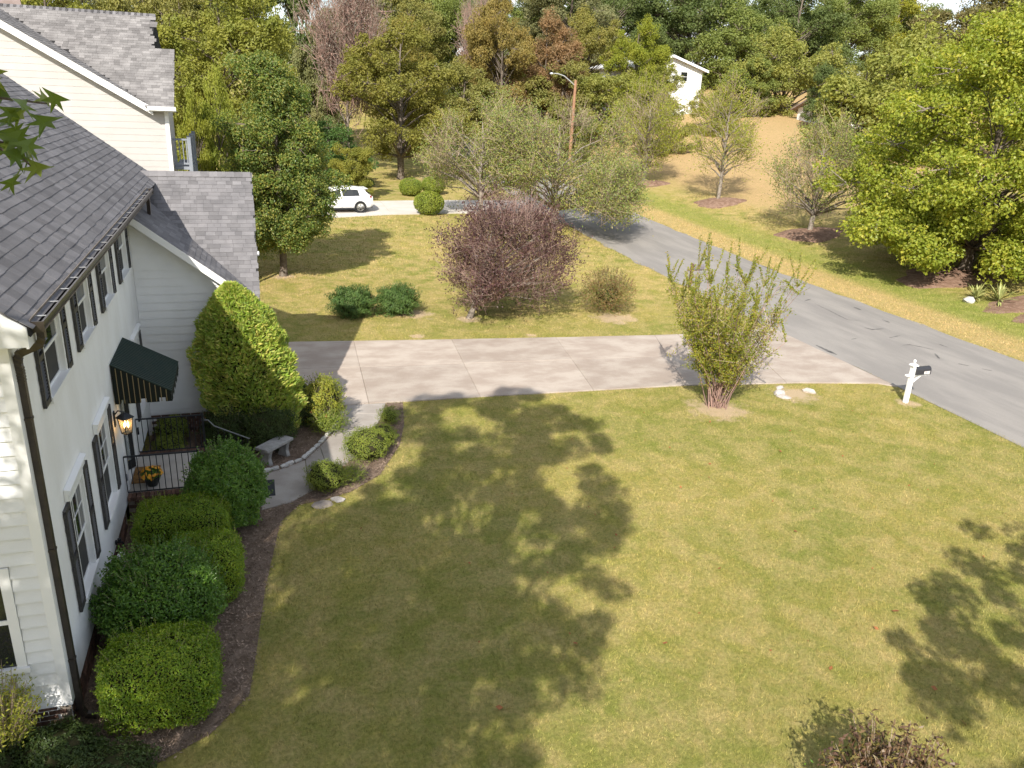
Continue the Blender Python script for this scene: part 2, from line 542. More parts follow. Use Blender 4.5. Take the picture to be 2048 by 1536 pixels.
M_ball = leaf_mat('clipped_ball_leaves', [(0.248, 0.310, 0.047), (0.310, 0.350, 0.054), (0.186, 0.248, 0.039)], 0.25)
M_flower_pink = mat('pink_petals', (0.75, 0.07, 0.13), 0.5, 0.3)
M_flower_orange = mat('orange_petals', (0.80, 0.30, 0.02), 0.5, 0.3, (0.85, 0.48, 0.05), 30)
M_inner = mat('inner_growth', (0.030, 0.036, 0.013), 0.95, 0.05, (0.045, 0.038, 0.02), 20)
# ------------------------------------------------------------------ ground
DRIVE = [(-0.28, 25.62), (1.19, 25.53), (6.17, 25.0), (9.84, 24.65), (13.85, 24.32), (17.2, 24.25), (18.6, 25.0), (18.6, 17.9), (18.12, 18.44), (15.61, 18.95), (11.93, 19.42), (5.6, 19.68), (2.0, 19.75), (-0.28, 19.9)]
WALK_L = [(-0.22, 16.08), (0.31, 16.32), (0.76, 16.63), (1.14, 17.28), (1.5, 18.0), (1.75, 18.67), (1.92, 19.2), (2.0, 19.74)]
WALK_R = [(-0.22, 14.55), (0.34, 14.73), (0.76, 15.11), (1.22, 15.71), (1.88, 16.58), (2.43, 17.75), (2.86, 18.95), (3.05, 19.7)]
BED_FRONT = [(-2.6, 5.0), (-2.4, 7.4), (-1.64, 8.38), (-0.96, 8.75), (-0.47, 9.37), (-0.35, 10.42), (-0.21, 11.83), (0.12, 14.0), (0.5, 14.62), (0.30, 14.72), (-0.22, 14.55), (-0.22, 16.08), (-1.2, 16.0), (-1.2, 14.5), (-2.6, 14.5)]
BED_BENCH = [(-2.6, 16.55), (-1.2, 16.5), (-0.22, 16.08)] + WALK_L[1:] + [(0.2, 19.9), (-0.25, 18.8), (-2.6, 18.8)]
BED_WALK = WALK_R[1:] + [(3.52, 19.68), (3.28, 18.2), (2.97, 17.04), (2.28, 15.59), (1.55, 14.93), (1.03, 14.72), (0.5, 14.62)]
BED_SIDE = [(-9, 9.3), (-9, 7.6), (-4.5, 7.0), (-2.4, 6.6), (-2.6, 9.3)]

M_lawn, N, L, b = nodes('turf')
L.new(lawn_color(N, L), b.inputs['Base Color'])
b.inputs['Roughness'].default_value = 0.95
b.inputs['Specular IOR Level'].default_value = 0.08
bumpn(N, L, b, noise(N, L, 55, 5, 0.75, pos(N)), 0.9, 0.03)

def grid_axis(parts):
    a = [np.arange(lo, hi, st) for lo, hi, st in parts]
    return np.unique(np.round(np.concatenate(a), 3))
gx = grid_axis([(-260, -30, 10), (-30, 70, 1.0), (70, 140, 3), (140, 400.1, 10)])
gy = grid_axis([(-60, 0, 6), (0, 160, 1.0), (160, 440.1, 8)])
X, Y = np.meshgrid(gx, gy, indexing='ij')
v = np.stack([X, Y, H(X, Y)], -1).reshape(-1, 3)
ny = len(gy)
i = (np.arange(len(gx) - 1)[:, None] * ny + np.arange(ny - 1)[None]).reshape(-1)
ground = link('ground', mesh_np('ground', v, np.stack([i, i + ny, i + ny + 1, i + 1], 1), M_lawn, True))
tag(ground, kind='structure')

# street: straight along Y, climbing away
M_road = mat('asphalt', (0.245, 0.228, 0.21), 0.9, 0.15, (0.305, 0.282, 0.256), 0.7, 7, fine=0.17, fscale=110, bump=0.45, bscale=150, stretch=(1.6, 0.35, 1))
ys = np.concatenate([np.arange(-30, 20, 5.0), np.arange(20, 160, 1.0)])
xs = np.linspace(18.5, 25.1, 9)
wob = 0.06 * np.sin(ys * 1.7) + 0.05 * np.sin(ys * 2.9 + 1) + 0.04 * rng.normal(size=len(ys))
XR = xs[None] + np.where(np.arange(9)[None] == 0, wob[:, None], 0) + np.where(np.arange(9)[None] == 8, wob[::-1, None], 0)
ZR = H(XR, ys[:, None]) + 0.012 + 0.03 * (1 - ((XR - 21.8) / 3.3) ** 2)
v = np.stack([XR, np.broadcast_to(ys[:, None], XR.shape), ZR], -1).reshape(-1, 3)
i = (np.arange(len(ys) - 1)[:, None] * 9 + np.arange(8)[None]).reshape(-1)
road = link('road', mesh_np('road', v, np.stack([i, i + 1, i + 10, i + 9], 1), M_road, True))
tag(road, kind='structure')

def road_z(x, y): return hz(x, y) + 0.012 + 0.03 * (1 - ((x - 21.8) / 3.3) ** 2)
M_tar = mat('tar', (0.075, 0.07, 0.068), 0.7, 0.3, (0.17, 0.16, 0.15), 5)
TAR = [[(22.7, 27.48), (22.49, 25.94), (22.35, 24.99), (22.84, 24.82)], [(24.13, 26.75), (24.11, 26.29)], [(22.25, 23.9), (22.37, 23.62), (22.93, 23.65)], [(23.93, 24.85), (23.89, 24.38)], [(22.24, 22.56), (22.92, 22.75)], [(22.06, 21.68), (22.37, 21.67), (22.58, 21.39), (22.8, 21.02)], [(25.0, 34.75), (25.05, 33.6)], [(22.48, 20.62), (22.16, 20.1)], [(22.41, 19.53), (22.61, 19.26)], [(22.79, 18.93), (22.99, 18.7)], [(18.79, 22.29), (18.77, 21.69), (18.79, 21.18)], [(23.59, 21.58), (23.62, 21.19)], [(20.59, 22.63), (20.89, 22.71)], [(22.51, 27.94), (23.08, 28.25)]]
TARW = [.025, .07, .05, .05, .035, .035, .09, .05, .035, .03, .08, .03, .035, .03]
for pl, w0 in zip(TAR, TARW):
    pts = []
    for a, c in zip(pl[:-1], pl[1:]):
        for k in range(5): pts.append((a[0] + (c[0] - a[0]) * k / 5, a[1] + (c[1] - a[1]) * k / 5))
    pts.append(pl[-1])
    n = len(pts)
    mb = MB()
    vs = []
    for k, (x, y) in enumerate(pts):
        x2, y2 = pts[min(k + 1, n - 1)]
        x1, y1 = pts[max(k - 1, 0)]
        d = math.hypot(x2 - x1, y2 - y1)
        w = w0 * (0.25 + 0.75 * math.sin(PI * (k + 0.4) / (n - 0.2))) * random.uniform(0.6, 1.2)
        nx, ny_ = -(y2 - y1) / d * w, (x2 - x1) / d * w
        for s in (-1, 1): vs.append((x + s * nx, y + s * ny_, road_z(x + s * nx, y + s * ny_) + 0.004))
    mb.add(vs, [(2 * k, 2 * k + 1, 2 * k + 3, 2 * k + 2) for k in range(n - 1)])
    mb.build('tar_streak', M_tar, road)

# driveway: two rows of poured slabs
M_conc = mat('driveway_concrete', (0.345, 0.282, 0.232), 0.85, 0.2, (0.445, 0.382, 0.322), 1.1, 8, fine=0.14, fscale=60, bump=0.25, bscale=120, rnd=0.06, stretch=(0.8, 1.2, 1))
drive = thing('driveway', (0, 0, 0), kind='structure')
def lerp2(a, c, t): return (a[0] + (c[0] - a[0]) * t, a[1] + (c[1] - a[1]) * t)
def chain(pl, x):
    for a, c in zip(pl[:-1], pl[1:]):
        if a[0] <= x <= c[0]: return lerp2(a, c, (x - a[0]) / (c[0] - a[0]))
    return pl[-1]
FARE = [(-0.28, 25.62), (1.19, 25.53), (6.17, 25.0), (9.84, 24.65), (13.85, 24.32), (17.2, 24.2), (18.52, 24.9)]
NEARE = [(-0.28, 19.9), (2.0, 19.75), (5.6, 19.68), (11.93, 19.42), (15.61, 18.95), (18.12, 18.44), (18.52, 18.05)]
jn = [-0.28, 2.62, 5.68, 9.03, 11.95, 15.2, 18.52]
jf = [-0.28, 2.9, 6.14, 9.79, 13.45, 16.6, 18.52]
def slab_top(poly, z, m, parent, name='slab', bev=0.015, th=0.09):
    mb = MB()
    mb.prism(poly, 'z', z - th, z)
    return mb.build(name, m, parent, bevel=bev)
def shrink(poly, g):
    cx, cy = sum(p[0] for p in poly) / len(poly), sum(p[1] for p in poly) / len(poly)
    return [(x - g * np.sign(x - cx), y - g * np.sign(y - cy)) for x, y in poly]
for k in range(6):
    n0, n1, f0, f1 = chain(NEARE, jn[k]), chain(NEARE, jn[k + 1]), chain(FARE, jf[k]), chain(FARE, jf[k + 1])
    nm = [p for p in NEARE if jn[k] + .3 < p[0] < jn[k + 1] - .3]
    fm = [p for p in FARE if jf[k] + .3 < p[0] < jf[k + 1] - .3]
    m0, m1 = lerp2(n0, f0, 0.53), lerp2(n1, f1, 0.53)
    slab_top(shrink([n0] + nm + [n1, m1, m0], 0.003), 0.035 + 0.003 * (k % 2), M_conc, drive)
    slab_top(shrink([m0, m1, f1] + fm[::-1] + [f0], 0.002), 0.036 - 0.003 * (k % 2), M_conc, drive)

# front walk
M_walkc = mat('walk_concrete', (0.30, 0.265, 0.232), 0.9, 0.15, (0.37, 0.335, 0.30), 1.6, 6, fine=0.12, fscale=90, bump=0.3, bscale=150, rnd=0.07)
walk = thing('front_walk', (0, 0, 0), kind='structure')
for a, c in ((0, 2), (2, 3), (3, 5), (5, 6), (6, 7)):
    poly = WALK_R[a:c + 1] + WALK_L[a:c + 1][::-1]
    slab_top(shrink(poly, 0.004), 0.03, M_walkc, walk, bev=0.01)

# neighbour's driveway
M_conc2 = mat('pale_concrete', (0.52, 0.475, 0.42), 0.85, 0.2, (0.58, 0.54, 0.49), 1.0, fine=0.06)
ndr = thing('neighbour_driveway', (0, 0, 0), kind='structure')
nx_ = [-4.0, 0.4, 4.2, 8.2, 12.4, 15.6, 18.5]
for a, c in zip(nx_[:-1], nx_[1:]):
    def ye(x): return 49.15 + 0.28 * (x - 6.9) - (0.28 * (x - 9.8) if x > 9.8 else 0)
    ya, yc = ye(a), ye(c)
    wa, wc = 4.9, 4.9
    mb = MB()
    q = []
    for t in np.linspace(0, 1, 4):
        q.append((a + 0.008 + (c - a - 0.016) * t, ya + (yc - ya) * t))
    vs = [(x, y, hz(x, y) - 0.05 + 0.09) for x, y in q] + [(x, y + wa, hz(x, y + wa) - 0.05 + 0.09) for x, y in q[::-1]]
    k = len(vs)
    low = [(x, y, z - 0.12) for x, y, z in vs]
    mb.add(vs + low, [(0, 1, 6, 7), (1, 2, 5, 6), (2, 3, 4, 5)] + [(j, k + j, k + (j + 1) % k, (j + 1) % k) for j in range(k)])
    mb.build('slab', M_conc2, ndr)

# mulch beds with loose bark chips
M_mulch = mat('bark_mulch', (0.165, 0.118, 0.085), 0.95, 0.08, (0.25, 0.185, 0.14), 5, 6, fine=0.4, fscale=60, bump=1.0, bscale=70)
M_chip = mat('bark_chips', (0.285, 0.21, 0.158), 0.9, 0.1, (0.17, 0.12, 0.088), 3, rnd=0.45)
def poly_sheet(name, poly, z, m, kind='structure'):
    """flat bed tessellated finely with a little roll to it"""
    mb = MB()
    mb.add([(x, y, z) for x, y in poly], [tuple(range(len(poly)))])
    o = mb.build(name, m)
    return tag(o, kind=kind)
beds = {'front_bed': BED_FRONT, 'bench_bed': BED_BENCH, 'walk_bed': BED_WALK, 'side_bed': BED_SIDE}
for n_, poly in beds.items(): poly_sheet(n_, poly, 0.014, M_mulch)
P_, N_ = [], []
for poly, dens in ((BED_FRONT, 900), (BED_BENCH, 900), (BED_WALK, 900), (BED_SIDE, 200)):
    a = np.array(poly)
    lo, hi = a.min(0), a.max(0)
    n = int((hi - lo).prod() * dens)
    p = lo + (hi - lo) * rng.random((n, 2))
    p = p[in_poly(p[:, 0], p[:, 1], poly)]
    p = p + rng.normal(size=p.shape) * 0.05
    P_.append(np.column_stack([p, 0.022 + 0.02 * rng.random(len(p))]))
P_ = np.concatenate(P_)
N_ = unit(np.array([0, 0, 1.0]) + rng.normal(size=P_.shape) * 0.35)
v, f = leaf_quads(P_, N_, rng.uniform(0.025, 0.085, len(P_)), rng.uniform(0.01, 0.022, len(P_)), 0.02)
tag(link('mulch_chips', mesh_np('mulch_chips', v, f, M_chip)), 'loose brown bark chips covering the planting beds', 'mulch', kind='stuff')

# mulch mounds round the street trees across the road, bare soil patches on the lawn
M_mound = mat('red_mulch', (0.185, 0.112, 0.078), 0.95, 0.08, (0.28, 0.185, 0.135), 4, fine=0.35, fscale=25, bump=1.0, bscale=30)
M_soil = mat('bare_soil', (0.40, 0.29, 0.195), 0.95, 0.08, (0.30, 0.225, 0.13), 6, fine=0.2, fscale=40, bump=0.4)
def mound(name, x, y, rx, ry, h, m, kind='structure', seed=0):
    nr, na = 7, 28
    vs, fs = [(x, y, hz(x, y) + h)], []
    for r in range(1, nr + 1):
        t = r / nr
        for k in range(na):
            a = 2 * PI * k / na
            w = 1 + 0.12 * math.sin(3 * a + seed) + 0.07 * math.sin(7 * a + 2 * seed)
            px, py = x + rx * t * w * math.cos(a), y + ry * t * w * math.sin(a)
            vs.append((px, py, hz(px, py) + h * (1 - t * t) + (random.uniform(-.02, .02) * min(1, h * 6) if t < 1 else -0.01)))
    for k in range(na): fs.append((0, 1 + k, 1 + (k + 1) % na))
    for r in range(nr - 1):
        for k in range(na):
            a, c = 1 + r * na + k, 1 + r * na + (k + 1) % na
            fs.append((a, a + na, c + na, c))
    mb = MB()
    mb.add(vs, fs)
    return tag(mb.build(name, m, smooth=True), kind=kind)
mound('mulch_mound', 32.6, 41.0, 2.1, 1.7, 0.30, M_mound, seed=1)
mound('mulch_mound', 32.9, 52.2, 1.9, 1.6, 0.32, M_mound, seed=2)
mound('mulch_mound', 31.8, 62.0, 1.9, 1.6, 0.30, M_mound, seed=3)
mound('mulch_mound', 32.4, 30.2, 2.5, 1.9, 0.22, M_mound, seed=4)
mound('mulch_bed', 34.6, 25.2, 4.6, 1.6, 0.12, M_mound, seed=5)
mound('mulch_bed', 32.2, 23.4, 2.6, 1.2, 0.10, M_mound, seed=6)

# grass blades
def blades(x, y, h, w):
    n = len(x)
    z = H(x, y) - 0.004
    a = rng.random(n) * 2 * PI
    lean = rng.normal(size=(n, 2)) * 0.5 * h[:, None]
    v = np.empty((n, 3, 3))
    dx, dy = np.cos(a) * w / 2, np.sin(a) * w / 2
    v[:, 0] = np.column_stack([x - dx, y - dy, z])
    v[:, 1] = np.column_stack([x + dx, y + dy, z])
    v[:, 2] = np.column_stack([x + lean[:, 0], y + lean[:, 1], z + h])
    return v.reshape(-1, 3)
M_grass, N, L, b = nodes('grass_blades')
gcol = mixc(N, L, 1.0, lawn_color(N, L), ramp(N, N.new('ShaderNodeNewGeometry').outputs['Random Per Island'], L, [(0, (0.68, 0.74, 0.63)), (0.5, (1.04, 1.03, 0.98)), (1, (1.55, 1.42, 1.42))]), 'MULTIPLY')
L.new(gcol, b.inputs['Base Color'])
b.inputs['Roughness'].default_value = 0.6
b.inputs['Specular IOR Level'].default_value = 0.2
NOGRASS = [DRIVE, WALK_L + WALK_R[::-1], BED_FRONT, BED_BENCH, BED_WALK, BED_SIDE, [(-15, 9.2), (-2.55, 9.2), (-2.55, 18.7), (-.25, 18.7), (-.25, 25.3), (-15, 25.3)],
           [(18.62, -30), (24.98, -30), (24.98, 160), (18.62, 160)]]
GV = []
for (x0, x1, y0, y1, dens, h, w) in ((-3, 18.6, 3.5, 11, 1350, .050, .0085), (-1, 18.6, 11, 20, 850, .050, .0105), (-1, 18.6, 24, 34, 420, .05, .014), (-3, 18.6, 34, 49.4, 130, .07, .028), (25.0, 34, 15, 34, 260, .06, .018), (25.0, 34, 34, 56, 90, .08, .03)):
    n = int((x1 - x0) * (y1 - y0) * dens)
    x, y = x0 + (x1 - x0) * rng.random(n), y0 + (y1 - y0) * rng.random(n)
    k = np.ones(n, bool)
    for poly in NOGRASS:
        a = np.array(poly)
        if a[:, 0].min() > x1 or a[:, 0].max() < x0 or a[:, 1].min() > y1 or a[:, 1].max() < y0: continue
        jx, jy = rng.normal(size=n) * 0.05, rng.normal(size=n) * 0.05
        k &= ~in_poly(x + jx, y + jy, poly)
    for mx_, my_, mr in ((32.6, 41, 1.8), (32.9, 52.2, 1.6), (31.8, 62, 1.6), (31.6, 30.3, 2.2), (5.55, 28.35, .4), (11.9, 17.6, .6), (14.9, 18.15, .5), (12.9, 26.9, .7), (7.35, 27.35, .25)):
        k &= (x - mx_) ** 2 + (y - my_) ** 2 > (mr * rng.uniform(0.5, 1.25, n)) ** 2
    x, y = x[k], y[k]
    GV.append(blades(x, y, h * rng.uniform(0.5, 1.35, len(x)), w * rng.uniform(0.6, 1.3, len(x))))
GV = np.concatenate(GV)
tag(link('grass', mesh_np('grass', GV, np.arange(len(GV), dtype=np.int32).reshape(-1, 3), M_grass)), 'short olive and straw coloured turf of the front lawns and verges', 'grass', kind='stuff')
# ------------------------------------------------------------------ the white house
M_white = mat('white_paint', (0.87, 0.865, 0.855), 0.6, 0.25, (0.80, 0.79, 0.77), 1.6, fine=0.025, fscale=40, bump=0.06, bscale=90, stretch=(1, 1, 0.4))
M_trim = mat('white_trim', (0.82, 0.815, 0.80), 0.45, 0.35)
M_siding = mat('white_lap_siding', (0.77, 0.77, 0.765), 0.55, 0.3, (0.72, 0.72, 0.715), 1.5, fine=0.02, fscale=70, rnd=0.015)
M_shut = mat('charcoal_shutter', (0.042, 0.04, 0.04), 0.5, 0.4, (0.058, 0.054, 0.052), 12)
M_pane, N, L, b = nodes('window_glass')
b.inputs['Base Color'].default_value = (0.018, 0.021, 0.021, 1)
b.inputs['Roughness'].default_value = 0.03
b.inputs['Specular IOR Level'].default_value = 0.7
bumpn(N, L, b, noise(N, L, 1.6, 2, 0.5, pos(N)), 0.05, 0.05)
M_screen = mat('insect_screen', (0.062, 0.060, 0.056), 0.8, 0.2, (0.05, 0.05, 0.05), 3, fine=0.15, fscale=300)
M_gutter = mat('dark_bronze_gutter', (0.045, 0.036, 0.030), 0.35, 0.5, (0.065, 0.052, 0.042), 8, metal=0.2)
M_gutin = mat('gutter_inside', (0.20, 0.165, 0.125), 0.6, 0.4, (0.30, 0.25, 0.20), 6, metal=0.4)
M_strap = mat('bare_metal', (0.75, 0.73, 0.68), 0.3, 0.5, metal=0.8)
M_brick = mat('red_brown_brick', (0.175, 0.098, 0.070), 0.9, 0.15, (0.105, 0.066, 0.052), 7, fine=0.2, fscale=90, bump=0.3, bscale=120, rnd=0.32)
M_mortar = mat('mortar', (0.30, 0.255, 0.205), 0.95, 0.1, (0.22, 0.185, 0.15), 9, fine=0.15, bump=0.3)
M_shing = mat('grey_shingle', (0.160, 0.154, 0.158), 0.95, 0.12, (0.192, 0.184, 0.187), 3, fine=0.16, fscale=160, bump=0.35, bscale=220, rnd=0.20)
M_under = mat('roof_underlay', (0.035, 0.034, 0.035), 0.95, 0.1)
M_black = mat('black_iron', (0.016, 0.018, 0.022), 0.45, 0.4)
M_porchf = mat('porch_concrete', (0.46, 0.425, 0.385), 0.85, 0.2, (0.40, 0.365, 0.325), 3, fine=0.06)

FX, GY = -2.58, 9.25            # street front plane, near gable plane
house = thing('white_house', (FX, GY, 0), 'white two storey house with charcoal shutters and grey shingle roof', 'house')

def wall_cells(mb, axis, at, thick, a0, a1, z0, z1, holes):
    """wall slab with rectangular openings (a0, a1, z0, z1); the wall's outer face is at 'at', it goes back by thick"""
    As = sorted({a0, a1} | {h[0] for h in holes} | {h[1] for h in holes})
    Zs = sorted({z0, z1} | {h[2] for h in holes} | {h[3] for h in holes})
    for p, q in zip(As[:-1], As[1:]):
        run = None
        for r, s in zip(Zs[:-1], Zs[1:]):
            solid = not any(h[0] <= p and q <= h[1] and h[2] <= r and s <= h[3] for h in holes)
            if solid: run = (run[0], s) if run else (r, s)
            if (not solid or s == Zs[-1]) and run:
                if axis == 'x': mb.box(at - thick, at, p, q, *run)
                else: mb.box(p, q, at, at + thick, *run)
                run = None

UP = [(10.53, 11.50), (12.76, 13.60), (14.92, 15.76), (17.06, 17.95)]
LOW = [(10.58, 11.42), (12.78, 13.66), (17.25, 18.15)]
UZ, LZ = (4.15, 5.26), (1.16, 2.62)
DOOR = (14.92, 15.88, 0.60, 2.62)
holes = [(a, c, *UZ) for a, c in UP] + [(a, c, *LZ) for a, c in LOW] + [DOOR]
mb = MB()
wall_cells(mb, 'x', FX, 0.18, GY + 0.02, 22.6, 0.44, 5.42, holes)
mb.build('wall', M_white, house)
# walls out of sight and the ceiling under the roof close the body
mb = MB()
mb.box(-11.8, -2.76, 22.42, 22.6, 0.0, 5.42).box(-11.8, -11.62, GY + 0.2, 22.42, 0.0, 5.42).box(-11.6, -2.78, GY + 0.22, 22.40, 5.30, 5.40)
mb.box(-11.6, -2.78, GY + 0.22, 22.40, 2.9, 3.0)
mb.build('back_wall', M_white, house)

def brick_run(parent, axis, at, a0, a1, z0, rows, sign=1, l=0.205, h=0.066, j=0.011, depth=0.02, shared={}):
    """running bond on a flat face; every brick its own object sharing one mesh"""
    key = (axis, l, h)
    if key not in shared:
        q = MB()
        if axis == 'x': q.box(-0.03, depth * 0.5, -l / 2, l / 2, -h / 2, h / 2)
        else: q.box(-l / 2, l / 2, -depth * 0.5, 0.03, -h / 2, h / 2)
        shared[key] = q.mesh('brick', M_brick)
    org = ORG[parent.name]
    for r in range(rows):
        a = a0 + l / 2 + (l / 2 + j / 2 if r % 2 else 0)
        while a + l / 2 <= a1 + 0.02:
            z = z0 + h / 2 + r * (h + j)
            w = random.uniform(-0.003, 0.003)
            p = (at + w, a, z) if axis == 'x' else (a, at + w, z)
            o = link('brick', shared[key], parent, None, Vector(p) - org)
            a += l + j

# brick foundation band under the street front
mb = MB()
mb.box(FX - 0.16, FX - 0.035, GY + 0.03, 14.5, -0.1, 0.435)
mb.build('foundation', M_mortar, house)
brick_run(house, 'x', FX - 0.028, GY + 0.04, 14.42, 0.0, 6, l=0.205, h=0.062)

def window(parent, y0, y1, z0, z1, grille=False, x=FX, open_top=True):
    """double-hung window set into the wall hole y0..y1, z0..z1"""
    fr = MB()
    t = 0.075
    fr.box(x - 0.10, x + 0.028, y0 - t, y0 + 0.004, z0 - 0.005, z1 - 0.004).box(x - 0.10, x + 0.028, y1 - 0.004, y1 + t, z0 - 0.005, z1 - 0.004)
    fr.box(x - 0.102, x + 0.03, y0 - t - 0.002, y1 + t + 0.002, z1 - 0.004, z1 + t)
    f = fr.build('window', M_trim, parent)
    s = MB()
    s.box(x - 0.10, x + 0.06, y0 - t - 0.02, y1 + t + 0.02, z0 - 0.07, z0 + 0.005)
    s.build('sill', M_trim, f)
    zm = z0 + (z1 - z0) * 0.47
    for nm, a, c, dx in (('lower_sash', z0, zm + 0.02, -0.075), ('upper_sash', zm - 0.015, z1, -0.045)):
        q = MB()
        w = 0.038
        X0, X1 = x + dx, x + dx + 0.028
        q.box(X0, X1, y0, y0 + w, a, c).box(X0, X1, y1 - w, y1, a, c)
        q.box(X0, X1, y0 + w, y1 - w, a, a + w).box(X0, X1, y0 + w, y1 - w, c - w, c)
        q.build(nm, M_trim, f)
        g = MB()
        g.box(X0 + 0.008, X0 + 0.016, y0 + w, y1 - w, a + w, c - w)
        g.build('pane', M_screen if nm == 'lower_sash' else M_pane, f)
        if grille and nm == 'upper_sash':
            for k in (1, 2):
                m_ = MB()
                yy = y0 + w + (y1 - y0 - 2 * w) * k / 3
                m_.box(X0 + 0.017, X0 + 0.026, yy - 0.007, yy + 0.007, a + w, c - w)
                m_.build('muntin', M_trim, f)
            m_ = MB()
            zz = (a + c) / 2
            m_.box(X0 + 0.0175, X0 + 0.0255, y0 + w, y1 - w, zz - 0.007, zz + 0.007)
            m_.build('muntin', M_trim, f)
    return f

def shutter(parent, y0, y1, z0, z1, x=FX):
    q = MB()
    w = 0.045
    X0, X1 = x + 0.004, x + 0.042
    q.box(X0, X1, y0, y0 + w, z0, z1).box(X0, X1, y1 - w, y1, z0, z1)
    zm = (z0 + z1) / 2
    for a, c in ((z0, z0 + 0.07), (zm - 0.035, zm + 0.035), (z1 - 0.07, z1)): q.box(X0, X1 - 0.002, y0 + w, y1 - w, a, c)
    q.box(X0, X0 + 0.006, y0 + w, y1 - w, z0 + 0.07, z1 - 0.07)
    s = q.build('shutter', M_shut, parent)
    lv = MB()
    z = z0 + 0.09
    while z < z1 - 0.1:
        if abs(z - zm) > 0.06: lv.bar((X0 + 0.022, y0 + w, z + 0.014), (X0 + 0.022, y1 - w, z + 0.014), 0.030, 0.007, (0.6, 0, 0.8))
        z += 0.043
    tag(lv.build('louvers', M_shut, s), kind='stuff')
    hg = MB()
    for k in range(8):
        zz = z0 + 0.06 + (z1 - z0 - 0.12) * k / 7
        hg.box(X0 + 0.004, X0 + 0.03, y0 - 0.016, y0 - 0.001, zz - 0.03, zz + 0.03)
    tag(hg.build('shutter_clips', M_shut, s), kind='stuff')

for a, c in UP:
    window(house, a, c, *UZ)
    shutter(house, a - 0.36, a - 0.08, UZ[0] - 0.03, UZ[1] + 0.08)
    shutter(house, c + 0.08, c + 0.36, UZ[0] - 0.03, UZ[1] + 0.08)
for k, (a, c) in enumerate(LOW):
    window(house, a, c, *LZ, grille=True)
    shutter(house, a - 0.36, a - 0.08, LZ[0] - 0.03, LZ[1] + 0.05)
    shutter(house, c + 0.08, c + 0.36, LZ[0] - 0.03, LZ[1] + 0.05)
    hd = MB()
    hd.prism([(FX + 0.005, 2.71), (FX + 0.045, 2.71), (FX + 0.055, 2.78), (FX + 0.085, 2.84), (FX + 0.085, 2.865), (FX + 0.005, 2.88)], 'y', a - 0.16, c + 0.16)
    hd.build('window_head', M_trim, house)

# front door in its recess
q = MB()
q.box(FX - 0.09, FX + 0.03, DOOR[0] - 0.10, DOOR[0] + .004, 0.60, 2.616).box(FX - 0.09, FX + 0.03, DOOR[1] - .004, DOOR[1] + 0.10, 0.60, 2.616).box(FX - 0.092, FX + 0.032, DOOR[0] - 0.10, DOOR[1] + 0.10, 2.616, 2.74)
q.build('door_frame', M_trim, house)
M_door = mat('black_door', (0.014, 0.016, 0.017), 0.3, 0.5)
q = MB()
q.box(FX - 0.13, FX - 0.085, DOOR[0], DOOR[1], 0.62, 2.62)
d = q.build('front_door', M_door, house)
for y0, y1, z0, z1 in ((15.02, 15.36, 0.75, 1.35), (15.44, 15.78, 0.75, 1.35), (15.02, 15.36, 1.5, 2.5), (15.44, 15.78, 1.5, 2.5)):
    q = MB()
    q.box(FX - 0.085, FX - 0.078, y0, y1, z0, z1)
    q.build('door_panel', M_pane if z0 > 1.4 else M_door, d, bevel=0.006)
q = MB()
q.lathe([(0.001, 0), (0.03, 0.01), (0.035, 0.03), (0.02, 0.05), (0.012, 0.06)], (FX - 0.05, 15.05, 1.52), 10)
q.build('door_handle', M_strap, d)
# glazed storm door standing half open
sd = thing('storm_door', (FX, 15.86, 0.60), 'glazed storm door standing half open at the front entrance', 'door', rz=math.radians(-38))
q = MB()
for a in ((0.02, 0.055, -0.9, -0.82, 0.02, 2.0), (0.02, 0.055, -0.1, -0.02, 0.02, 2.0), (0.021, 0.054, -0.82, -0.1, 0.02, 0.2), (0.021, 0.054, -0.82, -0.1, 1.9, 2.0), (0.021, 0.054, -0.82, -0.1, 0.9, 0.96)): q.box(*a)
q.build('frame', M_black, sd, loc=(0, 0, 0))
M_stormg, N, L, b = nodes('clear_glass')
b.inputs['Base Color'].default_value = (0.75, 0.8, 0.78, 1)
b.inputs['Roughness'].default_value = 0.05
tr = N.new('ShaderNodeBsdfTransparent')
x_ = N.new('ShaderNodeMixShader')
x_.inputs['Fac'].default_value = 0.72
L.new(b.outputs['BSDF'], x_.inputs[1])
L.new(tr.outputs['BSDF'], x_.inputs[2])
L.new(x_.outputs['Shader'], N['Material Output'].inputs['Surface'])
for z0, z1 in ((0.2, 0.9), (0.96, 1.9)):
    q = MB()
    q.box(0.032, 0.040, -0.82, -0.1, z0, z1)
    q.build('pane', M_stormg, sd, loc=(0, 0, 0))

# near gable end: lap siding boards, corner board, window
RISE = 0.75
EZ, EX = 5.50, -2.30            # shingle edge over the street front
RX = -7.1                        # ridge
RZ = EZ + RISE * (EX - RX)
q = MB()
q.box(-11.8, FX - 0.03, GY + 0.035, GY + 0.2, 0.0, 5.4)
q.prism([(-11.6, 5.4), (FX - 0.05, 5.4), (RX, RZ - 0.25)], 'y', GY + 0.035, GY + 0.2)
q.build('gable_wall', M_white, house)
def lap_board(parent, x0, x1, y, z, e, m=M_siding, cut=0.0, butt=0.019):
    """one clapboard facing -Y: butt proud at the bottom, tucked in at the top"""
    q = MB()
    q.prism([(y - butt, z), (y + 0.0, z - 0.0001), (y + 0.004, z + e + 0.012), (y - 0.003, z + e + 0.012)], 'x', x0, x1)
    if cut: q.v[6:8] = [(x - cut, yy, zz) for x, yy, zz in q.v[6:8]]
    return q.build('siding_board', m, parent)
GW = (-4.3, -3.10, 1.12, 2.40)
z = 0.44
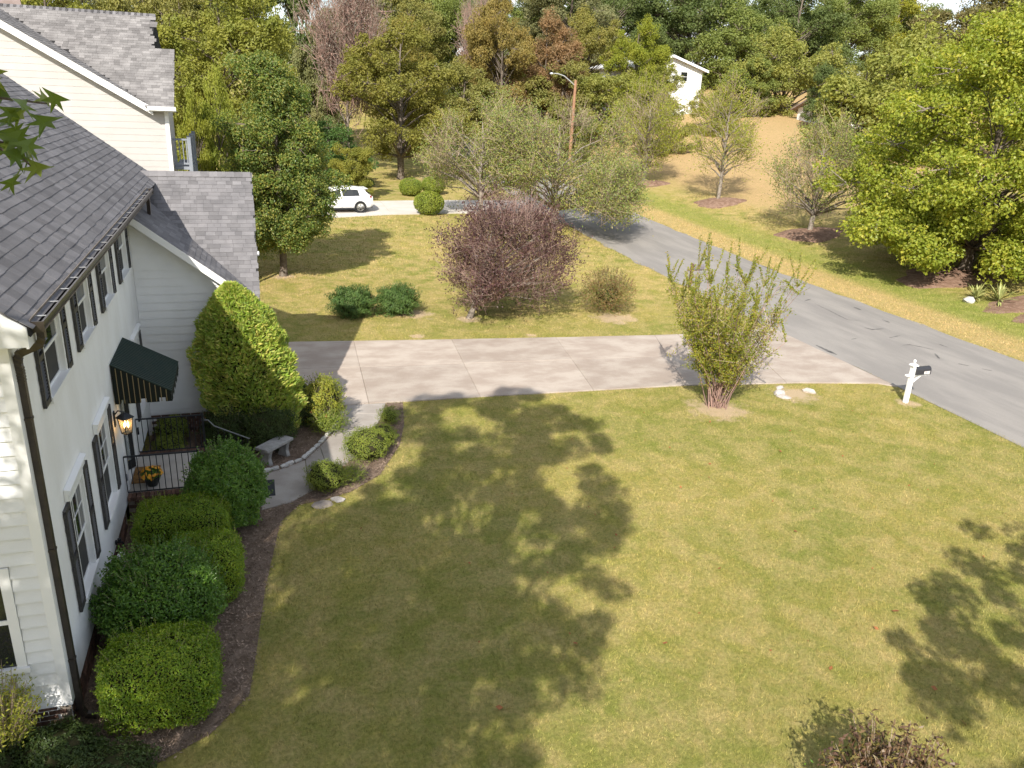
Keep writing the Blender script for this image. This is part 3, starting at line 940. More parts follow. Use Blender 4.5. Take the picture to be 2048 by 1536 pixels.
while z < RZ - 0.4:
    xr = min(FX - 0.115, EX - (z - EZ + 0.3) / RISE) if z > 5.2 else FX - 0.115
    xl = -11.7 if z < 5.2 else 2 * RX - xr
    if xr - xl > 0.3:
        if z + 0.175 > GW[2] - 0.1 and z < GW[3] + 0.1:
            lap_board(house, GW[1] + 0.115, xr, GY + 0.03, z, 0.175, butt=.036)
            lap_board(house, xl, GW[0] - 0.115, GY + 0.03, z, 0.175)
        else:
            lap_board(house, xl, xr, GY + 0.03, z, 0.175, butt=.036)
    z += 0.175
q = MB()
q.box(FX - 0.115, FX, GY - 0.012, GY + 0.018, 0.44, 5.30)
q.build('corner_board', M_trim, house)
gwq = MB()
gwq.box(GW[0] - .11, GW[0], GY - .01, GY + .03, GW[2], GW[3]).box(GW[1], GW[1] + .11, GY - .01, GY + .03, GW[2], GW[3]).box(GW[0] - .11, GW[1] + .11, GY - .012, GY + .03, GW[3], GW[3] + .12)
gw = gwq.build('window', M_trim, house)
q = MB()
q.box(GW[0] - .14, GW[1] + .14, GY - .04, GY + .03, GW[2] - .07, GW[2] - .004)
q.build('sill', M_trim, gw)
q = MB()
q.box(GW[0], GW[1], GY + .018, GY + .026, GW[2], GW[3])
q.build('pane', M_pane, gw)
q = MB()
q.box(GW[0], GW[1], GY + .004, GY + .016, 1.74, 1.80)
q.build('sash_rail', M_trim, gw)
q = MB()
q.box(-11.7, FX - 0.03, GY + 0.045, GY + 0.19, -0.1, 0.435)
q.build('gable_foundation', M_mortar, house)
brick_run(house, 'y', GY + 0.04, -4.6, FX - 0.05, 0.0, 6, l=0.205, h=0.062)

# main roof
ROOF_Y0, ROOF_Y1 = 8.98, 22.75
q = MB()
q.prism([(EX + 0.02, EZ - 0.03), (RX, RZ - 0.03), (2 * RX - EX, EZ - 0.03), (2 * RX - EX, EZ - 0.12), (RX, RZ - 0.12), (EX + 0.02, EZ - 0.12)], 'y', ROOF_Y0, ROOF_Y1)
roof = q.build('roof', M_under, house)
for y0, y1 in ((ROOF_Y0 - 0.03, ROOF_Y0 - 0.002), (ROOF_Y1 + 0.002, ROOF_Y1 + 0.03)):
    q = MB()
    q.prism([(EX + 0.0, EZ - 0.015), (RX, RZ - 0.02), (2 * RX - EX, EZ - 0.02), (2 * RX - EX, EZ - 0.22), (RX, RZ - 0.22), (EX, EZ - 0.215)], 'y', y0, y1)
    q.build('rake_board', M_trim, house)
# boxed eave and its return at the near corner
q = MB()
q.box(FX + 0.002, EX - 0.03, ROOF_Y0, 18.6, 5.27, 5.30)
q.build('soffit', M_trim, house)
q = MB()
q.box(EX - 0.028, EX - 0.004, ROOF_Y0 - 0.028, 20.4, 5.26, 5.47)
q.build('fascia', M_trim, house)
q = MB()
q.prism([(FX - 0.28, 5.275), (EX - 0.03, 5.275), (EX - 0.03, 5.47), (FX - 0.28, 5.64)], 'y', ROOF_Y0 - 0.024, GY - 0.016)
q.build('eave_return', M_trim, house)

def shingle_mesh(name, l, e, t=0.009, m=M_shing):
    """one tab: lies along +a (length), runs down-slope along -b; local axes x = along course, y = up-slope, z = out"""
    q = MB()
    q.add([(-l / 2, 0, 0.002), (l / 2, 0, 0.002), (l / 2, e * 1.35, -0.006), (-l / 2, e * 1.35, -0.006),
           (-l / 2, 0, t + 0.002), (l / 2, 0, t + 0.002), (l / 2, e * 1.35, 0.0025), (-l / 2, e * 1.35, 0.0025)],
          [(0, 3, 2, 1), (4, 5, 6, 7), (0, 1, 5, 4), (1, 2, 6, 5), (2, 3, 7, 6), (3, 0, 4, 7)])
    return q.mesh(name, m)

def lay_shingles(parent, org, along, up, length, n_courses, e, single, lens=(0.16, 0.24, 0.31), keep=None, ragged=True):
    """courses of laminated shingles from org; single(c, a) > 0 ranks a piece to be its own object"""
    along, up = Vector(along).normalized(), Vector(up).normalized()
    out = along.cross(up)
    items = []
    for c in range(n_courses):
        a = -random.random() * 0.2
        while a < length:
            l = random.choice(lens)
            a2 = a + l
            if a < 0: a, l = 0.0, a + l
            if a + l > length: l = length - a
            l = round(l, 2)
            mid = a + l / 2
            if l > 0.03 and (keep is None or keep(org + along * mid + up * (c * e))):
                items.append((single(c, mid), c, mid, l, random.choice((0, 0.001, 0.004))))
            a = a2
    items.sort(key=lambda i: -i[0])
    mesh = {l: shingle_mesh('shingle', l - 0.004, e) for l in {i[3] for i in items}}
    M3 = Matrix((along, up, out)).transposed()
    o0 = ORG[parent.name]
    V, F, k = [], [], 0
    for rank, c, mid, l, d in items:
        p = org + along * mid + up * (c * e - (d * 2.2 if ragged else 0)) + out * (d * 0.7)
        if rank > 0 and k < SINGLE:
            o = link('shingle', mesh[l], parent, None, p - o0)
            o.rotation_euler = M3.to_euler()
            k += 1
        else:
            co = np.array([v.co for v in mesh[l].vertices]) @ np.array(M3.transposed()) + np.array(p - o0)
            F.append(np.array([q.vertices for q in mesh[l].polygons]) + len(V) * 8)
            V.append(co)
    if V:
        o = link('shingles', mesh_np('shingles', np.concatenate(V), np.concatenate(F), M_shing), parent)
        o['kind'] = 'stuff'
SINGLE = 170
upm = Vector((-1, 0, RISE)).normalized()
slope = (EX - RX) * math.sqrt(1 + RISE ** 2)
lay_shingles(roof, Vector((EX + 0.045, ROOF_Y0 - 0.03, EZ - 0.03)), (0, 1, 0), upm, ROOF_Y1 - ROOF_Y0, int(slope / 0.146), 0.146,
             lambda c, a: (1.0 / (1 + abs(a - 0.8) + c * 0.12)) if c < 26 else -1)

# gutter: open trough with hanger straps, elbow and downspouts
GX0, GX1, GZ0, GZ1 = -2.30, -2.165, 5.40, 5.515
q = MB()
q.box(GX0, GX0 + 0.008, 9.1, 20.3, GZ0, GZ1 + 0.02).box(GX0 + 0.008, GX1 - 0.012, 9.1, 20.3, GZ0, GZ0 + 0.008)
gi = q.build('gutter', M_gutin, house)
q = MB()
q.prism([(GX1 - 0.03, GZ0 - 0.002), (GX1 - 0.012, GZ0 + 0.05), (GX1, GZ0 + 0.08), (GX1, GZ1), (GX1 - 0.022, GZ1), (GX1 - 0.022, GZ1 - 0.008), (GX1 - 0.008, GZ1 - 0.012), (GX1 - 0.022, GZ0 + 0.055), (GX1 - 0.04, GZ0 - 0.002)], 'y', 9.1, 20.3)
q.build('gutter_lip', M_gutter, gi)
for y in (9.085, 20.302):
    q = MB()
    q.box(GX0 - 0.002, GX1 + 0.001, y, y + 0.012, GZ0 - 0.004, GZ1)
    q.build('gutter_end', M_gutter, gi)
y = 9.35
while y < 20.2:
    q = MB()
    q.box(GX0 + 0.009, GX1 - 0.023, y - 0.013, y + 0.013, GZ1 - 0.009, GZ1 - 0.004)
    q.build('gutter_hanger', M_strap, gi)
    y += 0.61
def downspout(name, pts, w=0.075, d=0.058):
    q = MB()
    for a, c in zip(pts[:-1], pts[1:]):
        a, c = Vector(a), Vector(c)
        q.bar(a, c, w, d, (1, 0, 0) if abs((c - a).normalized().x) < 0.9 else (0, 0, 1))
    return q.build(name, M_gutter, house, bevel=0.008)
el = [(-2.235, 9.22, 5.40), (-2.235, 9.22, 5.30), (-2.27, 9.24, 5.22), (-2.50, 9.33, 5.10), (-2.53, 9.36, 5.04), (-2.545, 9.38, 4.97), (-2.545, 9.40, 4.88), (-2.545, 9.40, 0.22), (-2.50, 9.40, 0.12), (-2.36, 9.40, 0.07)]
q = MB()
def sq(q, pts, w):
    for a, c in zip(pts[:-1], pts[1:]): q.bar(a, c, w, w * 0.8, (0.1, 1, 0.05))
sq(q, el, 0.078)
ds = q.build('downspout', M_gutter, house)
q = MB()
for p in el[1:7]: q.bar(Vector(p) + Vector((0.01, 0, 0.012)), Vector(p) - Vector((0.01, 0, 0.012)), 0.088, 0.072, (0.1, 1, 0.05))
for k in range(5): q.box(-2.588, -2.502, 9.362, 9.438, 4.90 - k * 0.035, 4.915 - k * 0.035)
q.build('elbow_ridges', M_gutter, ds)['kind'] = 'stuff'
for z in (4.3, 2.6, 1.0):
    q = MB()
    q.box(-2.588, -2.500, 9.355, 9.445, z, z + 0.03)
    q.build('bracket', M_gutter, ds)
q = MB()
sq(q, [(-2.235, 19.75, 5.40), (-2.235, 19.78, 5.25), (-2.25, 19.82, 5.0)], 0.075)
q.build('downspout', M_gutter, house)

# wing: siding gable with a short right-hand slope, and a long ridge behind it facing the lawn
WY = 18.75
W_RX = 0.0
KW = 0.785
def zr(x): return 5.15 - KW * (x + 2.43)
def zb(y): return 5.72 - KW * (22.0 - y)
q = MB()
q.prism([(FX - 0.1, -0.05), (-0.32, -0.05), (-0.32, zr(-0.32) - 0.14), (FX - 0.1, zr(FX - 0.1) - 0.14)], 'y', WY + 0.02, WY + 0.2)
q.box(-0.50, -0.32, WY + 0.2, 25.3, -0.05, 3.1)
q.prism([(WY + .2, 3.1), (25.3, 3.1), (22.0, 5.5)], 'x', -0.50, -0.32)
q.box(-2.6, -0.5, 25.1, 25.3, -0.05, 3.0)
q.build('wing_wall', M_white, house)
e = 0.185
z = 0.62
while z < 5.0:
    xr = -2.43 + (5.15 - 0.155 - z) / KW
    if xr > FX + 0.3: lap_board(house, FX + 0.006, min(-0.33, xr), WY + 0.014, z, e, cut=(e + .012) / KW if xr < -0.33 else 0)
    z += e
q = MB()
q.box(FX + 0.005, -0.3, WY + 0.0, WY + 0.016, 0.54, 0.615)
q.build('skirt_board', M_trim, house)
brick_run(house, 'y', WY + 0.004, FX + 0.01, -0.35, 0.0, 7, l=0.205, h=0.062)
# rake board and soffit of the wing gable
WR = WY - 0.30
q = MB()
q.prism([(-2.56, zr(-2.56) - 0.02), (0.02, zr(0.02) - 0.02), (0.02, zr(0.02) - 0.20), (-2.56, zr(-2.56) - 0.20)], 'y', WR - 0.026, WR - 0.002)
q.build('wing_rake_board', M_trim, house)
q = MB()
q.prism([(-2.56, zr(-2.56) - 0.14), (0.0, zr(0.0) - 0.14), (0.0, zr(0.0) - 0.17), (-2.56, zr(-2.56) - 0.17)], 'y', WR, WY + 0.02)
q.build('wing_soffit', M_trim, house)
# roof deck: right-hand strip, front slope, back slope
q = MB()
yv = lambda x: 22.0 - (5.72 - zr(x)) / KW
q.add([(-2.9, WR, zr(-2.9) - .03), (W_RX, WR, zr(W_RX) - .03), (W_RX, yv(W_RX), zr(W_RX) - .03), (-2.9, yv(-2.9), zr(-2.9) - .03),
       (-2.9, WR, zr(-2.9) - .10), (W_RX, WR, zr(W_RX) - .10), (W_RX, yv(W_RX), zr(W_RX) - .10), (-2.9, yv(-2.9), zr(-2.9) - .10)],
      [(0, 1, 2, 3), (7, 6, 5, 4), (0, 4, 5, 1), (1, 5, 6, 2), (2, 6, 7, 3), (3, 7, 4, 0)])
q.add([(W_RX, yv(W_RX), zr(W_RX) - .031), (W_RX, 22.0, 5.69), (-3.4, 22.0, 5.69), (-3.15, 21.99, zb(21.99) - .031), (-2.9, yv(-2.9), zr(-2.9) - .031),
       (W_RX, yv(W_RX), zr(W_RX) - .11), (W_RX, 22.0, 5.61), (-3.4, 22.0, 5.61)], [(0, 1, 2, 3, 4), (0, 5, 6, 1)])
q.add([(W_RX, 22.0, 5.69), (W_RX, 25.6, 5.69 - KW * 3.6), (-3.4, 25.6, 5.69 - KW * 3.6), (-3.4, 22.0, 5.69), (W_RX, 22.0, 5.60), (W_RX, 25.6, 5.60 - KW * 3.6)], [(0, 1, 2, 3), (0, 4, 5, 1)])
wroof = q.build('wing_roof', M_under, house)
SINGLE = 130
eW = 0.130
upb = Vector((0, 1, KW)).normalized()
nb = int((22.0 - 18.7) * math.sqrt(1 + KW ** 2) / eW)
lay_shingles(wroof, Vector((-3.3, 18.72, zb(18.72) - 0.022)), (1, 0, 0), upb, 3.34, nb, eW, lambda c, a: 1.0 if a > 1.2 else 0.5,
             lens=(0.15, 0.22, 0.30), keep=lambda p: p.z - zr(p.x) > -0.28 and p.x < W_RX + 0.01 and p.x > EX - max(0, (p.z - EZ) / RISE) - 0.25)
upr = Vector((-1, 0, KW)).normalized()
SINGLE = 0
lay_shingles(wroof, Vector((0.02, WR - 0.02, zr(0.02) - 0.022)), (0, 1, 0), upr, 21.5 - WR, 26, eW, lambda c, a: -1,
             lens=(0.15, 0.22, 0.30), keep=lambda p: zb(p.y) < zr(p.x) + 0.28)
# ridge caps
cm = MB()
cm.add([(-.15, -.13, -.10), (.15, -.13, -.10), (.15, 0, .012), (-.15, 0, .012), (-.15, .13, -.10), (.15, .13, -.10),
        (-.15, -.13, -.112), (.15, -.13, -.112), (.15, .13, -.112), (-.15, .13, -.112)],
       [(0, 1, 2, 3), (3, 2, 5, 4), (0, 6, 7, 1), (5, 8, 9, 4), (0, 3, 4, 9, 6), (1, 7, 8, 5, 2)])
cme = cm.mesh('ridge_cap', M_shing)
for k in range(16):
    o = link('ridge_cap', cme, wroof, None, Vector((-0.15 - 0.2 * k, 22.0, 5.725 + 0.004)) - ORG[wroof.name])
    o.rotation_euler = (0, math.radians(-1.5), 0)
q = MB()
q.prism([(WR, zr(W_RX) - .02), (yv(W_RX), zb(yv(W_RX)) - .02), (22.0, 5.70), (25.6, 5.70 - KW * 3.6), (25.6, 5.52 - KW * 3.6), (22.0, 5.52), (yv(W_RX), zb(yv(W_RX)) - .2)], 'x', W_RX + 0.002, W_RX + 0.024)
q.build('rake_trim', M_black, house)
q = MB()
q.box(-2.6, W_RX + 0.10, 25.55, 25.68, 2.86, 2.98)
q.build('wing_gutter', M_trim, house)

# awning over the door: ribbed top, striped side cheeks, scalloped valance
aw = thing('door_awning', (FX, 15.4, 3.16), 'dark green ribbed awning with scalloped edge over the front door', 'awning')
M_awn = mat('green_awning', (0.022, 0.042, 0.036), 0.55, 0.3, (0.03, 0.046, 0.038), 6)
M_awnd = mat('dark_awning_cloth', (0.012, 0.015, 0.012), 0.8, 0.2)
M_piping = mat('tan_piping', (0.26, 0.20, 0.10), 0.7, 0.2)
AX1, AZ0, AZ1, AY0, AY1 = -1.62, 3.17, 2.62, 14.62, 16.22
q = MB()
q.add([(FX + .01, AY0, AZ0), (AX1, AY0, AZ1), (AX1, AY1, AZ1), (FX + .01, AY1, AZ0), (FX + .01, AY0, AZ0 - .015), (AX1, AY0, AZ1 - .015), (AX1, AY1, AZ1 - .015), (FX + .01, AY1, AZ0 - .015)],
      [(0, 1, 2, 3), (7, 6, 5, 4), (0, 4, 5, 1), (1, 5, 6, 2), (2, 6, 7, 3), (3, 7, 4, 0)])
q.build('canopy', M_awn, aw)
nrib = 20
for k in range(nrib + 1):
    y = AY0 + (AY1 - AY0) * k / nrib
    q = MB()
    q.bar((FX + .01, y, AZ0 + .009), (AX1 + .012, y, AZ1 + .008), 0.024, 0.02, (0.5, 0, 0.85))
    q.build('rib', M_awn, aw)
# front valance with square scallops
q = MB()
pl = [(AY0, AZ1)]
for k in range(10):
    a = AY0 + (AY1 - AY0) * k / 10
    c = AY0 + (AY1 - AY0) * (k + 1) / 10
    zz = AZ1 - (0.20 if k % 2 == 0 else 0.13)
    pl += [(a + 0.001, zz), (c - 0.001, zz)]
pl.append((AY1, AZ1))
q.prism(pl[::-1], 'x', AX1 - 0.004, AX1 + 0.004)
q.build('valance', M_awnd, aw)
for y, s in ((AY0, -1), (AY1, 1)):
    q = MB()
    n = 9
    pts = [(FX + .012, AZ0 - .01), (AX1 - .005, AZ1 - .01)]
    bot = []
    for k in range(n):
        xa = AX1 - .005 - (AX1 - .005 - FX - .012) * k / n
        xb = AX1 - .005 - (AX1 - .005 - FX - .012) * (k + 1) / n
        zz = 2.42 if k % 3 != 1 else 2.50
        bot += [(xa - .001, zz), (xb + .001, zz)]
    q.prism(pts + bot, 'y', y - 0.004, y + 0.004)
    cheek = q.build('side_cheek', M_awnd, aw)
    for k in range(1, 11):
        x = FX + (AX1 - FX) * k / 11
        t = (x - FX) / (AX1 - FX)
        q = MB()
        q.box(x - 0.006, x + 0.006, y - 0.008, y + 0.008, 2.43, AZ0 + (AZ1 - AZ0) * t - 0.02)
        q.build('piping', M_piping, cheek)

# lantern beside the door
ln = thing('wall_lantern', (FX, 14.38, 2.15), 'lit black wall lantern with warm bulbs beside the front door', 'lantern')
M_lampglass, N, L, b = nodes('lantern_glass')
b.inputs['Base Color'].default_value = (0.9, 0.8, 0.6, 1)
b.inputs['Roughness'].default_value = 0.25
tr = N.new('ShaderNodeBsdfTransparent')
tr.inputs['Color'].default_value = (1, .93, .8, 1)
x_ = N.new('ShaderNodeMixShader')
x_.inputs['Fac'].default_value = 0.75
L.new(b.outputs['BSDF'], x_.inputs[1])
L.new(tr.outputs['BSDF'], x_.inputs[2])
L.new(x_.outputs['Shader'], N['Material Output'].inputs['Surface'])
M_bulb, N, L, b = nodes('lantern_bulb')
b.inputs['Emission Color'].default_value = (1.0, 0.62, 0.25, 1)
b.inputs['Emission Strength'].default_value = 14.0
lx, ly, lz = -2.40, 14.38, 2.12
q = MB()
q.box(FX + .002, FX + .02, ly - .05, ly + .05, lz - .02, lz + .26)
q.tube([(FX + .02, ly, lz + .20), (FX + .08, ly, lz + .27), (lx, ly, lz + .24)], 0.012, 6)
q.build('bracket', M_black, ln)
q = MB()
q.lathe([(0.155, 0.13), (0.15, 0.145), (0.06, 0.21), (0.02, 0.225)], (lx, ly, lz), 4)
q.build('roof', M_black, ln)
q = MB()
for k in range(4):
    a = PI / 2 * k
    ca, sa = math.cos(a), math.sin(a)
    q.bar((lx + .125 * ca, ly + .125 * sa, lz + .13), (lx + .085 * ca, ly + .085 * sa, lz - .16), 0.013)
q.lathe([(0.09, -0.175), (0.095, -0.16), (0.02, -0.155)], (lx, ly, lz), 4)
q.build('frame', M_black, ln)
q = MB()
q.lathe([(0.080, -0.152), (0.118, 0.128)], (lx, ly, lz), 4)
q.f = q.f[:4]
q.build('glass', M_lampglass, ln)
for k in range(3):
    a = 2 * PI * k / 3
    q = MB()
    q.lathe([(0.003, -.08), (0.013, -.06), (0.016, -.01), (0.008, .03), (0.002, .05)], (lx + .035 * math.cos(a), ly + .035 * math.sin(a), lz + .02), 8)
    q.build('bulb', M_bulb, ln)

# hose tap and a wall box on the front
q = MB()
q.box(FX + .002, FX + .03, 13.0, 13.06, 0.50, 0.56).tube([(FX + .03, 13.03, .53), (FX + .11, 13.03, .53), (FX + .13, 13.03, .47)], 0.014, 6).tube([(FX + .07, 13.03, .56), (FX + .07, 13.03, .60)], 0.03, 8)
tp = thing('hose_tap', (FX, 13.03, 0.53), 'small dark hose tap low on the white front wall', 'tap')
q.build('tap_body', M_black, tp)
tag(MB().box(FX + .004, FX + .03, 14.70, 14.76, 0.84, 0.97).build('outlet_box', mat('grey_box', (0.16, 0.17, 0.19), 0.5, 0.3), None, bevel=0.006), 'small grey outlet box on the wall inside the near porch rail', 'outlet')
q = MB().box(FX + .004, FX + .03, 16.62, 16.68, 0.95, 1.10)
tag(q.build('outlet_box', M_black, None, bevel=0.006), 'small dark box on the wall behind the far porch rail', 'outlet')

# ------------------------------------------------------------------ porch
PZ = 0.58
porch = thing('front_porch', (-2.0, 15.5, 0), 'raised brick front porch with pale concrete floor', 'porch')
q = MB()
q.box(FX + 0.01, -1.22, 14.58, 16.50, 0.0, PZ - 0.075)
q.build('core', M_mortar, porch)
q = MB()
q.box(FX + 0.012, -1.35, 14.72, 16.36, PZ - 0.074, PZ)
q.build('floor', M_porchf, porch)
# soldier course bricks round the edge
so = MB().box(-.032, .032, -.1, .1, -.035, .035).mesh('brick', M_brick)
so2 = MB().box(-.1, .1, -.032, .032, -.035, .035).mesh('brick', M_brick)
def put(me, p, par): return link('brick', me, par, None, Vector(p) - ORG[par.name])
x = FX + 0.05
while x < -1.24:
    put(so, (x, 14.62, PZ - 0.035 + random.uniform(-.002, .002)), porch)
    put(so, (x, 16.46, PZ - 0.035 + random.uniform(-.002, .002)), porch)
    x += 0.0755
y = 14.76
while y < 16.34:
    put(so2, (-1.25, y, PZ - 0.035), porch)
    y += 0.0755
brick_run(porch, 'y', 14.578, FX + 0.015, -1.22, 0.03, 6, l=0.205, h=0.066)
brick_run(porch, 'x', -1.222, 14.60, 16.48, 0.03, 6, l=0.205, h=0.066)
st = MB()
for k in range(3): st.box(-1.22 + 0.33 * k + 0.002, -1.22 + 0.33 * (k + 1), 14.75, 16.33, 0.0, PZ - 0.15 * (k + 1))
st.build('steps', M_mortar, porch)

def railing(label, y, stair=False):
    t = thing('iron_railing', (-1.9, y, PZ), label, 'railing', 'black iron porch railings')
    x0, x1 = FX + 0.02, -1.28
    zt = 1.37
    q = MB().bar((x0, y, zt), (x1, y, zt), 0.038, 0.022)
    q.build('top_rail', M_black, t)
    q = MB().bar((x0, y, PZ + 0.06), (x1, y, PZ + 0.06), 0.022, 0.02)
    q.build('bottom_rail', M_black, t)
    n = 12
    for k in range(n):
        x = x0 + (x1 - x0) * k / (n - 0.4)
        q = MB().box(x - .007, x + .007, y - .007, y + .007, PZ + 0.07, zt - 0.011)
        q.build('baluster', M_black, t)
    q = MB().box(x1 - .022, x1 + .022, y - .022, y + .022, PZ + 0.001, zt + 0.05)
    q.build('post', M_black, t)
    q = MB()
    q.tube([(x1, y, zt + .03), (x1 + .02, y, 1.25), (x1 + .10, y, 1.245), (x1 + .21, y, 1.10), (x1 + .9, y, 0.74)], 0.014, 6)
    q.build('handrail', M_shut if not stair else mat('worn_iron', (0.16, 0.165, 0.165), 0.4, 0.5), t)
    for k in range(6):
        x = x1 + 0.28 + 0.115 * k
        zt2 = 1.10 - (x - x1 - 0.21) * 0.52
        q = MB().box(x - .006, x + .006, y - .006, y + .006, max(zt2 - 0.75, 0.16 if k > 3 else 0.3), zt2 - .01)
        q.build('baluster', M_black, t)
    return t
railing('black iron railing along the near edge of the brick porch', 14.64)
railing('black iron railing along the far edge of the porch with worn grey handrail', 16.44, True)

# door mat, mums in a pot
mt = thing('door_mat', (-2.34, 15.45, PZ), 'tan coir door mat with dark script lettering on the porch', 'mat')
M_coir = mat('coir', (0.33, 0.185, 0.075), 0.95, 0.1, (0.26, 0.145, 0.06), 12, fine=0.25, fscale=200, bump=0.6, bscale=250)
M_ink = mat('mat_print', (0.035, 0.025, 0.018), 0.95, 0.1)
MB().box(-2.56, -2.10, 15.10, 15.80, PZ + .002, PZ + .02).build('pad', M_coir, mt)
def text(body, size, m, parent, loc, rot, name='lettering', extrude=0.001, shear=0.0):
    c = bpy.data.curves.new(name, 'FONT')
    c.body = body
    c.size = size
    c.extrude = extrude
    c.shear = shear
    c.align_x, c.align_y = 'CENTER', 'CENTER'
    tmp = bpy.data.objects.new(name, c)
    COL.objects.link(tmp)
    dg = bpy.context.evaluated_depsgraph_get()
    me = bpy.data.meshes.new_from_object(tmp.evaluated_get(dg))
    bpy.data.objects.remove(tmp)
    me.materials.clear()
    me.materials.append(m)
    o = link(name, me, parent, None, Vector(loc) - (ORG[parent.name] if parent else Vector((0, 0, 0))))
    o.rotation_euler = rot
    return o
text('hello', 0.21, M_ink, mt, (-2.31, 15.52, PZ + .0215), (0, 0, 0), shear=0.25)
MB().box(-2.50, -2.18, 15.205, 15.225, PZ + .0202, PZ + .0222).build('lettering', M_ink, mt)

fp = thing('flower_pot', (-2.17, 14.98, PZ), 'dark pot of orange and yellow mums on the porch floor', 'flower pot')
M_pot = mat('dark_green_pot', (0.012, 0.02, 0.016), 0.4, 0.4)
MB().lathe([(0.09, 0.002), (0.14, 0.12), (0.165, 0.19), (0.17, 0.2), (0.15, 0.2), (0.14, 0.17)], (-2.17, 14.98, PZ), 18).build('pot', M_pot, fp, smooth=True)
d = rdir(700)
d[:, 2] = np.abs(d[:, 2])
P = np.array([-2.17, 14.98, PZ + .20]) + d * np.array([.20, .20, .17]) * rng.uniform(.6, 1, (700, 1))
v, f = leaf_quads(P, unit(d + rng.normal(size=d.shape) * .4), .045, .02)
link('foliage', mesh_np('foliage', v - np.array([-2.17, 14.98, PZ]), f, M_holly), fp)
d = rdir(95, 0.5)
d = d[d[:, 2] > 0.05]
fl = MB().lathe([(0.003, 0.012), (0.02, 0.010), (0.027, 0.004), (0.02, -0.004)], (0, 0, 0), 8).mesh('flower', M_flower_orange)
for p in d:
    o = link('flower', fl, fp, None, Vector(p * np.array([.205, .205, .18])) + Vector((0, 0, .20)))
    o.rotation_euler = Vector(p).to_track_quat('Z', 'Y').to_euler()

# dark mat on the walk, vent pipe in the bed
tag(MB().box(-0.14, 0.07, 15.08, 15.78, 0.034, 0.048).build('rubber_mat', mat('black_rubber', (0.022, 0.024, 0.026), 0.7, 0.3, (0.035, 0.038, 0.04), 40), None, bevel=.004), 'black rubber mat on the front walk below the steps', 'mat')
vp = thing('vent_pipe', (-2.42, 12.55, 0), 'short white vent pipe behind the glossy shrub by the wall', 'pipe')
MB().lathe([(.05, -.1), (.05, .52)], (-2.42, 12.55, 0), 14).build('pipe', M_trim, vp)
MB().lathe([(.062, .50), (.066, .56), (.05, .585), (.02, .59)], (-2.42, 12.55, 0), 14).build('cap', M_trim, vp)
# bench
bn = thing('stone_bench', (0.15, 16.9, 0), 'grey cast stone bench on the mulch beside the front walk', 'bench')
M_stone = mat('cast_stone', (0.36, 0.345, 0.33), 0.9, 0.2, (0.26, 0.25, 0.24), 6, fine=0.15, fscale=60, bump=0.4, bscale=70)
dv = (Vector((0.42, 16.72, 0)) - Vector((-0.02, 16.25, 0))).normalized()
nv = Vector((-dv.y, dv.x, 0))
def bp(a, c, z): return Vector((0.13, 16.82, 0)) + dv * a + nv * c + Vector((0, 0, z))
q = MB()
q.bar(bp(-.42, 0, .405), bp(.42, 0, .405), 0.36, 0.07)
q.build('seat', M_stone, bn, bevel=0.012)
for s in (-1, 1):
    q = MB()
    for (w0, z0), (w1, z1) in zip(((.30, 0), (.24, .06), (.19, .16), (.24, .28), (.28, .33)), ((.24, .06), (.19, .16), (.24, .28), (.28, .33), (.28, .37))):
        vs = [bp(s * .28 + i * .05, j * w / 2, z) for w, z in ((w0, z0), (w1, z1)) for i, j in ((-1, -1), (1, -1), (1, 1), (-1, 1))]
        q.add(vs, [(3, 2, 1, 0), (4, 5, 6, 7), (0, 1, 5, 4), (1, 2, 6, 5), (2, 3, 7, 6), (3, 0, 4, 7)])
    q.build('leg', M_stone, bn)
# white edging stones along the bed
M_edge = mat('white_edging_stone', (0.56, 0.54, 0.51), 0.85, 0.2, (0.44, 0.42, 0.39), 9, fine=0.12, fscale=50, bump=0.5, rnd=0.15)
edging = thing('stone_edging', (1.0, 17.5, 0), 'curved row of white stones edging the bench bed along the walk', 'edging')
pl = [(-0.3, 16.14)] + [(x - 0.04, y + 0.07) for x, y in WALK_L[1:7]]
seg = [(a, c, math.hypot(c[0] - a[0], c[1] - a[1])) for a, c in zip(pl[:-1], pl[1:])]
tot, s = sum(z_[2] for z_ in seg), 0.08
while s < tot:
    r = s
    for a, c, l in seg:
        if r <= l: break
        r -= l
    p = lerp2(a, c, r / l)
    w = random.uniform(.07, .115)
    q = MB()
    ang = math.atan2(c[1] - a[1], c[0] - a[0])
    prof = [(-w, -.035), (w, -.035), (w * .9, .04), (w * .6, .055), (-w * .7, .05), (-w, .03)]
    q.prism([(x_, y_) for x_, y_ in [(-w, -.04), (w * .9, -.045), (w, .03), (w * .3, .05), (-w * .8, .04)]], 'z', -.03, random.uniform(.05, .075))
    o = link('stone', q.mesh('stone', M_edge), edging, None, Vector((p[0], p[1], 0.01)) - ORG[edging.name])
    o.rotation_euler = (random.uniform(-.1, .1), random.uniform(-.1, .1), ang)
    bv = o.modifiers.new('bevel', 'BEVEL')
    bv.width, bv.segments = 0.012, 2
    s += 2 * w + .012
